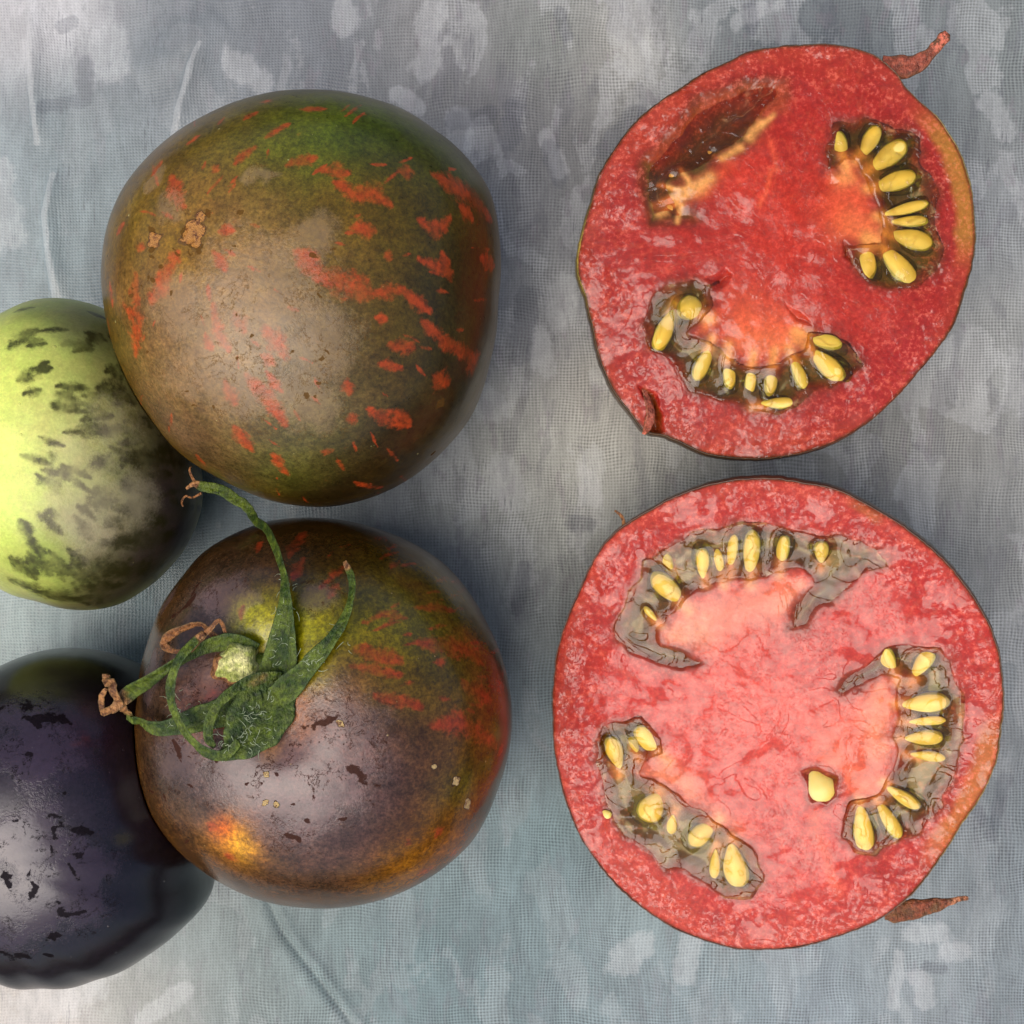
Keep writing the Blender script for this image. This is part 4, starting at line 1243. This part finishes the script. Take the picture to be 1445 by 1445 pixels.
def colU(q, P, edge, cav):
    wob = 10 * np.stack([fnoise(P, 36, 3, 91), fnoise(P, 36, 3, 92)], 1)
    c = np.tile(srgb(182, 46, 32), (len(q), 1))
    c = mix_to(c, (176, 46, 42), smooth(120, 20, edge))
    c = mix_to(c, (186, 76, 58), smooth(34, 4, edge) * 0.6)
    for (x0, y0, x1, y1, r, col, st) in [
        (1000,150,930,210,38,(196,84,50),.7),(1100,85,1200,110,24,(190,62,44),.5),
        (1060,450,1100,470,42,(240,118,80),.8),(1050,480,1110,490,22,(246,140,92),.7),(1190,300,1215,260,42,(236,104,66),.75),(1200,320,1235,330,26,(246,140,92),.8),(1185,225,1195,250,16,(246,176,110),.85),
        (1060,190,1010,235,16,(240,130,70),.85),(985,258,930,295,14,(244,178,96),.9),(1080,170,1065,185,9,(238,150,84),.8),(1040,240,1110,300,46,(214,64,40),.6),(1080,350,1110,380,40,(204,56,36),.6),
        (1230,345,1228,365,13,(250,200,120),.85),(1130,480,1145,500,14,(250,190,110),.7),(1000,440,985,470,10,(240,140,80),.7),
        (880,400,900,520,30,(178,50,44),.5),(1290,500,1240,560,36,(184,44,52),.6),(1030,610,1120,620,20,(206,90,80),.6),(1092,235,1075,290,5,(238,110,72),.6),(1090,200,1100,235,5,(236,104,66),.5),
        (1140,420,1250,440,30,(196,58,46),.4)]:
        c = mix_to(c, col, st * blob(q, x0, y0, x1, y1, r, wob))
    # pale green-yellow wall on the right and thin at the far left
    th = np.arctan2(-(q[:, 1] - 350), q[:, 0] - 1100)
    wl = smooth(-0.15, 0.1, th) * smooth(0.85, 0.55, th)
    c = mix_to(c, (188, 142, 62), wl * smooth(30, 16, edge + 6 * fnoise(P, 20, 3, 7)) * 0.95)
    c = mix_to(c, (120, 60, 24), smooth(4.5, 1.0, edge) * 0.8)
    # radiating vessels
    ra = np.abs(fnoise(np.stack([th * 60, np.hypot(q[:, 0] - 1100, q[:, 1] - 340) * 0.10, th * 0], 1), 4.0, 3, 55))
    c = mix_to(c, (238, 128, 92), smooth(0.10, 0.0, ra) * 0.16)
    # locules: wall red-brown to olive
    sd = U.sd + 5 * fnoise(P, 24, 3, 78)
    c = mix_to(c, (150, 40, 22), smooth(16, 2, sd) * 0.7)
    c = mix_to(c, (128, 62, 26), smooth(7, -6, sd) * 0.9)
    c = mix_to(c, (104, 92, 24), smooth(-4, -17, sd + 4 * fnoise(P, 14, 2, 5)) * 0.95)
    c = fingers(c, q, wob, sU2 + sU3, (250, 186, 112))
    for (x0, y0, x1, y1, r) in [(1000,250,962,272,9),(965,268,930,262,4),(968,272,925,290,6),(955,285,930,302,6),(960,290,955,312,4),(1060,195,1075,175,7),(1075,178,1092,160,4),(1045,210,1020,222,6),(972,258,960,238,4)]:
        c = mix_to(c, (246, 196, 122), 0.9 * blob(q, x0, y0, x1, y1, r, wob * 0.4))
    n1 = poly_sdf(q, [(905,225),(1000,130),(1115,110),(1115,160),(1060,170),(990,215),(935,250)])
    c = mix_to(c, (176, 78, 40), smooth(8, -14, n1) * smooth(0.99, 0.2, cav) * 0.85)
    nn = poly_sdf(q, UN)
    c = mix_to(c, (150, 72, 22), smooth(3, -2, nn))
    c = c * np.array([0.76, 0.56, 0.38])
    fld = np.zeros((len(q), 3))
    fld[:, 0] = 0.25 + 0.75 * smooth(90, 30, edge)
    fld[:, 1] = (0.35 + 0.65 * smooth(80, 30, edge)) * (1 - 0.8 * smooth(0.2, 0.8, cav))
    fld[:, 2] = cav
    return c, fld

def skinU(L, W):
    a = np.arctan2(L[:, 1], L[:, 0])
    c = np.tile(srgb(70, 46, 22), (len(L), 1))
    c = mix_to(c, (148, 122, 46), np.exp(-((np.abs(a) - 3.14) / 0.22) ** 2))
    c = mix_to(c, (120, 104, 44), np.exp(-((a - 0.5) / 0.4) ** 2) * 0.7)
    c = mix_to(c, (104, 50, 20), np.exp(-((a + 0.9) / 0.5) ** 2) * 0.7)
    return c * (1 + 0.35 * fnoise(L, 14, 3, 3))[:, None]
U.skin(skinU)
U.flesh(colU)

# ---- lower half
Lh = Half(OUT_L, 215, (-0.275, -0.085, 1), 'tomato_half', 'lower cut tomato half with a shiny wet face, its pointed stub at the lower right', bulge=1.02, dome=5, seed=33)
L1 = [(866,908),(876,872),(890,842),(902,822),(906,796),(930,772),(985,750),(1030,737),(1082,730),(1140,748),(1200,758),(1243,776),(1246,800),(1215,815),(1190,832),(1160,858),(1132,884),(1114,892),(1118,866),(1142,830),(1128,808),(1090,806),(1040,820),(1000,832),(956,858),(930,884),(936,906),(975,916),(1003,930),(985,944),(950,946),(915,934),(885,922)]
L2 = [(1178,968),(1215,930),(1250,915),(1290,905),(1330,915),(1350,940),(1360,975),(1362,1020),(1352,1065),(1345,1100),(1325,1140),(1300,1165),(1270,1185),(1235,1207),(1205,1205),(1190,1182),(1194,1152),(1208,1134),(1228,1130),(1252,1106),(1262,1080),(1256,1042),(1275,1012),(1270,985),(1275,962),(1245,955),(1215,976),(1190,980)]
L3 = [(843,1045),(850,1025),(875,1013),(905,1018),(930,1040),(940,1058),(915,1080),(900,1092),(935,1108),(962,1132),(1002,1152),(1035,1178),(1066,1205),(1082,1240),(1062,1262),(1020,1266),(985,1242),(940,1222),(900,1192),(870,1167),(850,1132),(853,1092),(843,1070)]
Lh.cav = [(Lh.poly(L1), 12, 18), (Lh.poly(L2), 13, 18), (Lh.poly(L3), 12, 18),
          (Lh.poly([(1138,1092),(1158,1082),(1180,1092),(1184,1118),(1170,1130),(1145,1128)]), 14, 12)]
sL1 = [(962,852,924,812,28,3),(992,812,990,778,18,0),(1060,812,1060,752,22,3),(1102,800,1106,760,17,0),(1160,790,1158,768,19,2),(924,874,912,860,9,-1),(1018,815,1012,780,12,-6),(945,800,938,785,14,-3),(1030,800,1035,760,14,-6)]
sL2 = [(1262,952,1244,912,20,0),(1292,955,1312,920,20,-1),(1276,994,1336,992,25,2),(1282,1044,1326,1040,20,1),(1286,1020,1330,1018,12,-4),(1255,1112,1294,1140,18,1),(1242,1136,1268,1182,19,-1),(1214,1140,1222,1204,26,3),(1290,1068,1330,1070,14,-5)]
sL3 = [(872,1082,862,1044,24,3),(936,1068,900,1030,28,2),(925,1130,912,1152,36,3),(1005,1165,975,1190,26,1),(1034,1196,1040,1252,34,4),(1010,1205,1006,1238,14,-5),(898,1060,890,1045,12,-5),(950,1155,945,1175,14,-5)]
for s in sL1 + sL2 + sL3:
    Lh.add_seed(*s[:5], up=s[5] * 0.7 - 1.5, sac=(1.4, 1.75, 2) if s[4] > 14 else None)
Lh.add_seed(1151, 1097, 1163, 1119, 37, up=3)
Lh.add_seed(855, 1145, 859, 1149, 11, up=6)
Lh.gel(L1, M_GEL, -4, sL1)
Lh.gel(L2, M_GEL, -4, sL2)
Lh.gel(L3, M_GEL, -4, sL3)

def colL(q, P, edge, cav):
    wob = 10 * np.stack([fnoise(P, 36, 3, 191), fnoise(P, 36, 3, 192)], 1)
    c = np.tile(srgb(206, 58, 46), (len(q), 1))
    c = mix_to(c, (182, 50, 42), smooth(100, 20, edge) * 0.8)
    c = mix_to(c, (200, 88, 68), smooth(30, 4, edge) * 0.6)
    for (x0, y0, x1, y1, r, col, st) in [
        (1000,880,1100,840,40,(248,150,110),.8),(945,900,985,895,26,(252,196,150),.85),(1020,960,1100,1000,60,(238,90,68),.7),(1110,850,1130,835,20,(250,190,140),.6),
        (1180,1040,1240,1020,44,(246,120,84),.8),(1240,970,1245,1060,26,(252,176,130),.8),(1170,1070,1220,1110,26,(248,140,90),.8),(905,1085,960,1110,24,(252,196,140),.85),(960,1120,1040,1180,22,(248,160,112),.8),
        (960,1040,1100,1100,60,(236,92,74),.6),(1100,1180,1150,1260,50,(214,84,72),.6),(1150,1150,1180,1260,10,(240,130,90),.5),(1300,800,1380,900,22,(200,40,30),.6),
        (1240,1230,1290,1250,24,(178,40,26),.8),(1390,880,1400,960,18,(196,50,36),.6),(870,1200,960,1290,34,(206,92,72),.6),(1085,1320,1180,1315,20,(210,90,74),.6),(1120,870,1108,895,8,(190,50,26),.6)]:
        c = mix_to(c, col, st * blob(q, x0, y0, x1, y1, r, wob))
    th = np.arctan2(-(q[:, 1] - 1008), q[:, 0] - 1098)
    wl = smooth(-0.85, -0.6, th) * smooth(0.05, -0.15, th)
    c = mix_to(c, (198, 140, 64), wl * smooth(32, 14, edge + 7 * fnoise(P, 20, 3, 7)) * 0.95)
    wl2 = smooth(1.05, 1.12, th) * smooth(1.3, 1.18, th)
    c = mix_to(c, (176, 116, 40), wl2 * smooth(16, 8, edge + 4 * fnoise(P, 12, 3, 8)) * 0.7)
    c = mix_to(c, (132, 66, 30), smooth(4.0, 1.0, edge) * 0.7)
    ra = np.abs(fnoise(np.stack([th * 60, np.hypot(q[:, 0] - 1098, q[:, 1] - 1000) * 0.10, th * 0], 1), 4.0, 3, 155))
    c = mix_to(c, (250, 160, 120), smooth(0.10, 0.0, ra) * 0.16)
    sd = Lh.sd + 5 * fnoise(P, 24, 3, 78)
    c = mix_to(c, (172, 50, 30), smooth(14, 2, sd) * 0.6)
    c = mix_to(c, (136, 70, 30), smooth(7, -6, sd) * 0.9)
    c = mix_to(c, (114, 102, 22), smooth(-4, -17, sd + 4 * fnoise(P, 14, 2, 5)) * 0.95)
    c = fingers(c, q, wob, sL1 + sL2 + sL3, (252, 206, 140))
    c = c * np.array([0.79, 0.46, 0.37]) * (1 - 0.10 * smooth(60, 160, edge))[:, None]
    fld = np.zeros((len(q), 3))
    fld[:, 0] = 0.35 + 0.65 * smooth(90, 30, edge)
    fld[:, 1] = (0.30 + 0.70 * smooth(80, 30, edge)) * (1 - 0.8 * smooth(0.2, 0.8, cav))
    return c, fld

def skinL(L, W):
    a = np.arctan2(L[:, 1], L[:, 0])
    c = np.tile(srgb(78, 44, 24), (len(L), 1))
    c = mix_to(c, (120, 96, 44), np.exp(-((a + 0.35) / 0.4) ** 2) * 0.8)
    return c * (1 + 0.35 * fnoise(L, 14, 3, 13))[:, None]
Lh.skin(skinL)
Lh.flesh(colL)

# ---- stubs
M_STUB = mat_plant('reddish_stub', (150, 74, 54), (120, 60, 40), (214, 112, 86), rough=0.25, fuzz=0.15)
M_STUB2 = mat_plant('brown_stub', (134, 66, 40), (104, 66, 34), (190, 122, 84), rough=0.3, fuzz=0.1)
def zplane(hf, x, y):
    q = hf.loc(x, y)
    return float(hf.world(np.array([[q[0], q[1], 0]]))[0][2])
z1 = zplane(U, 1262, 95)
ribbon('stalk_stub', [(1244,92,z1-16,28,0,0),(1262,94,z1-16,33,0,0),(1282,94,z1-14,30,0,0.1),(1300,86,z1-10,22,0,0.2),(1314,74,z1-6,18,0,0.35),(1325,62,z1-2,19,0,0.9),(1333,52,z1+2,19,0,1),(1337,47,z1+2,12,0,1)],
       M_STUB, U.root, U.org, thick=20, cup=0.05, seed=3, wob=1.6)
z2 = zplane(Lh, 1270, 1285)
ribbon('stalk_stub', [(1248,1290,z2-22,20,0,0),(1264,1288,z2-22,30,0,0),(1285,1284,z2-22,29,0,0),(1305,1280,z2-20,24,0,0.1),(1325,1276,z2-20,17,0,0.2),(1345,1271,z2-18,11,0,0.7),(1358,1268,z2-18,9,0,1),(1366,1268,z2-18,5,0,1)],
       M_STUB2, Lh.root, Lh.org, thick=16, cup=0.05, seed=4, wob=1.6)
z3 = zplane(U, 915, 590)
ribbon('rim_flap', [(908,548,z3+1,6,0.2,0),(914,566,z3+3,11,0.4,0),(918,584,z3+4,13,0.3,0.1),(914,602,z3+2,13,0.1,0.3),(909,613,z3-2,6,0,0.6)], M_STUB, U.root, U.org, thick=5, seed=5)
z4 = zplane(Lh, 880, 738)
ribbon('style_wisp', [(880,743,z4-6,6,0,0.7),(879,734,z4-2,5,0,0.8),(875,726,z4+2,4,0,1),(868,720,z4+4,3,0,1)], M_DRY, Lh.root, Lh.org, thick=3, seed=6)
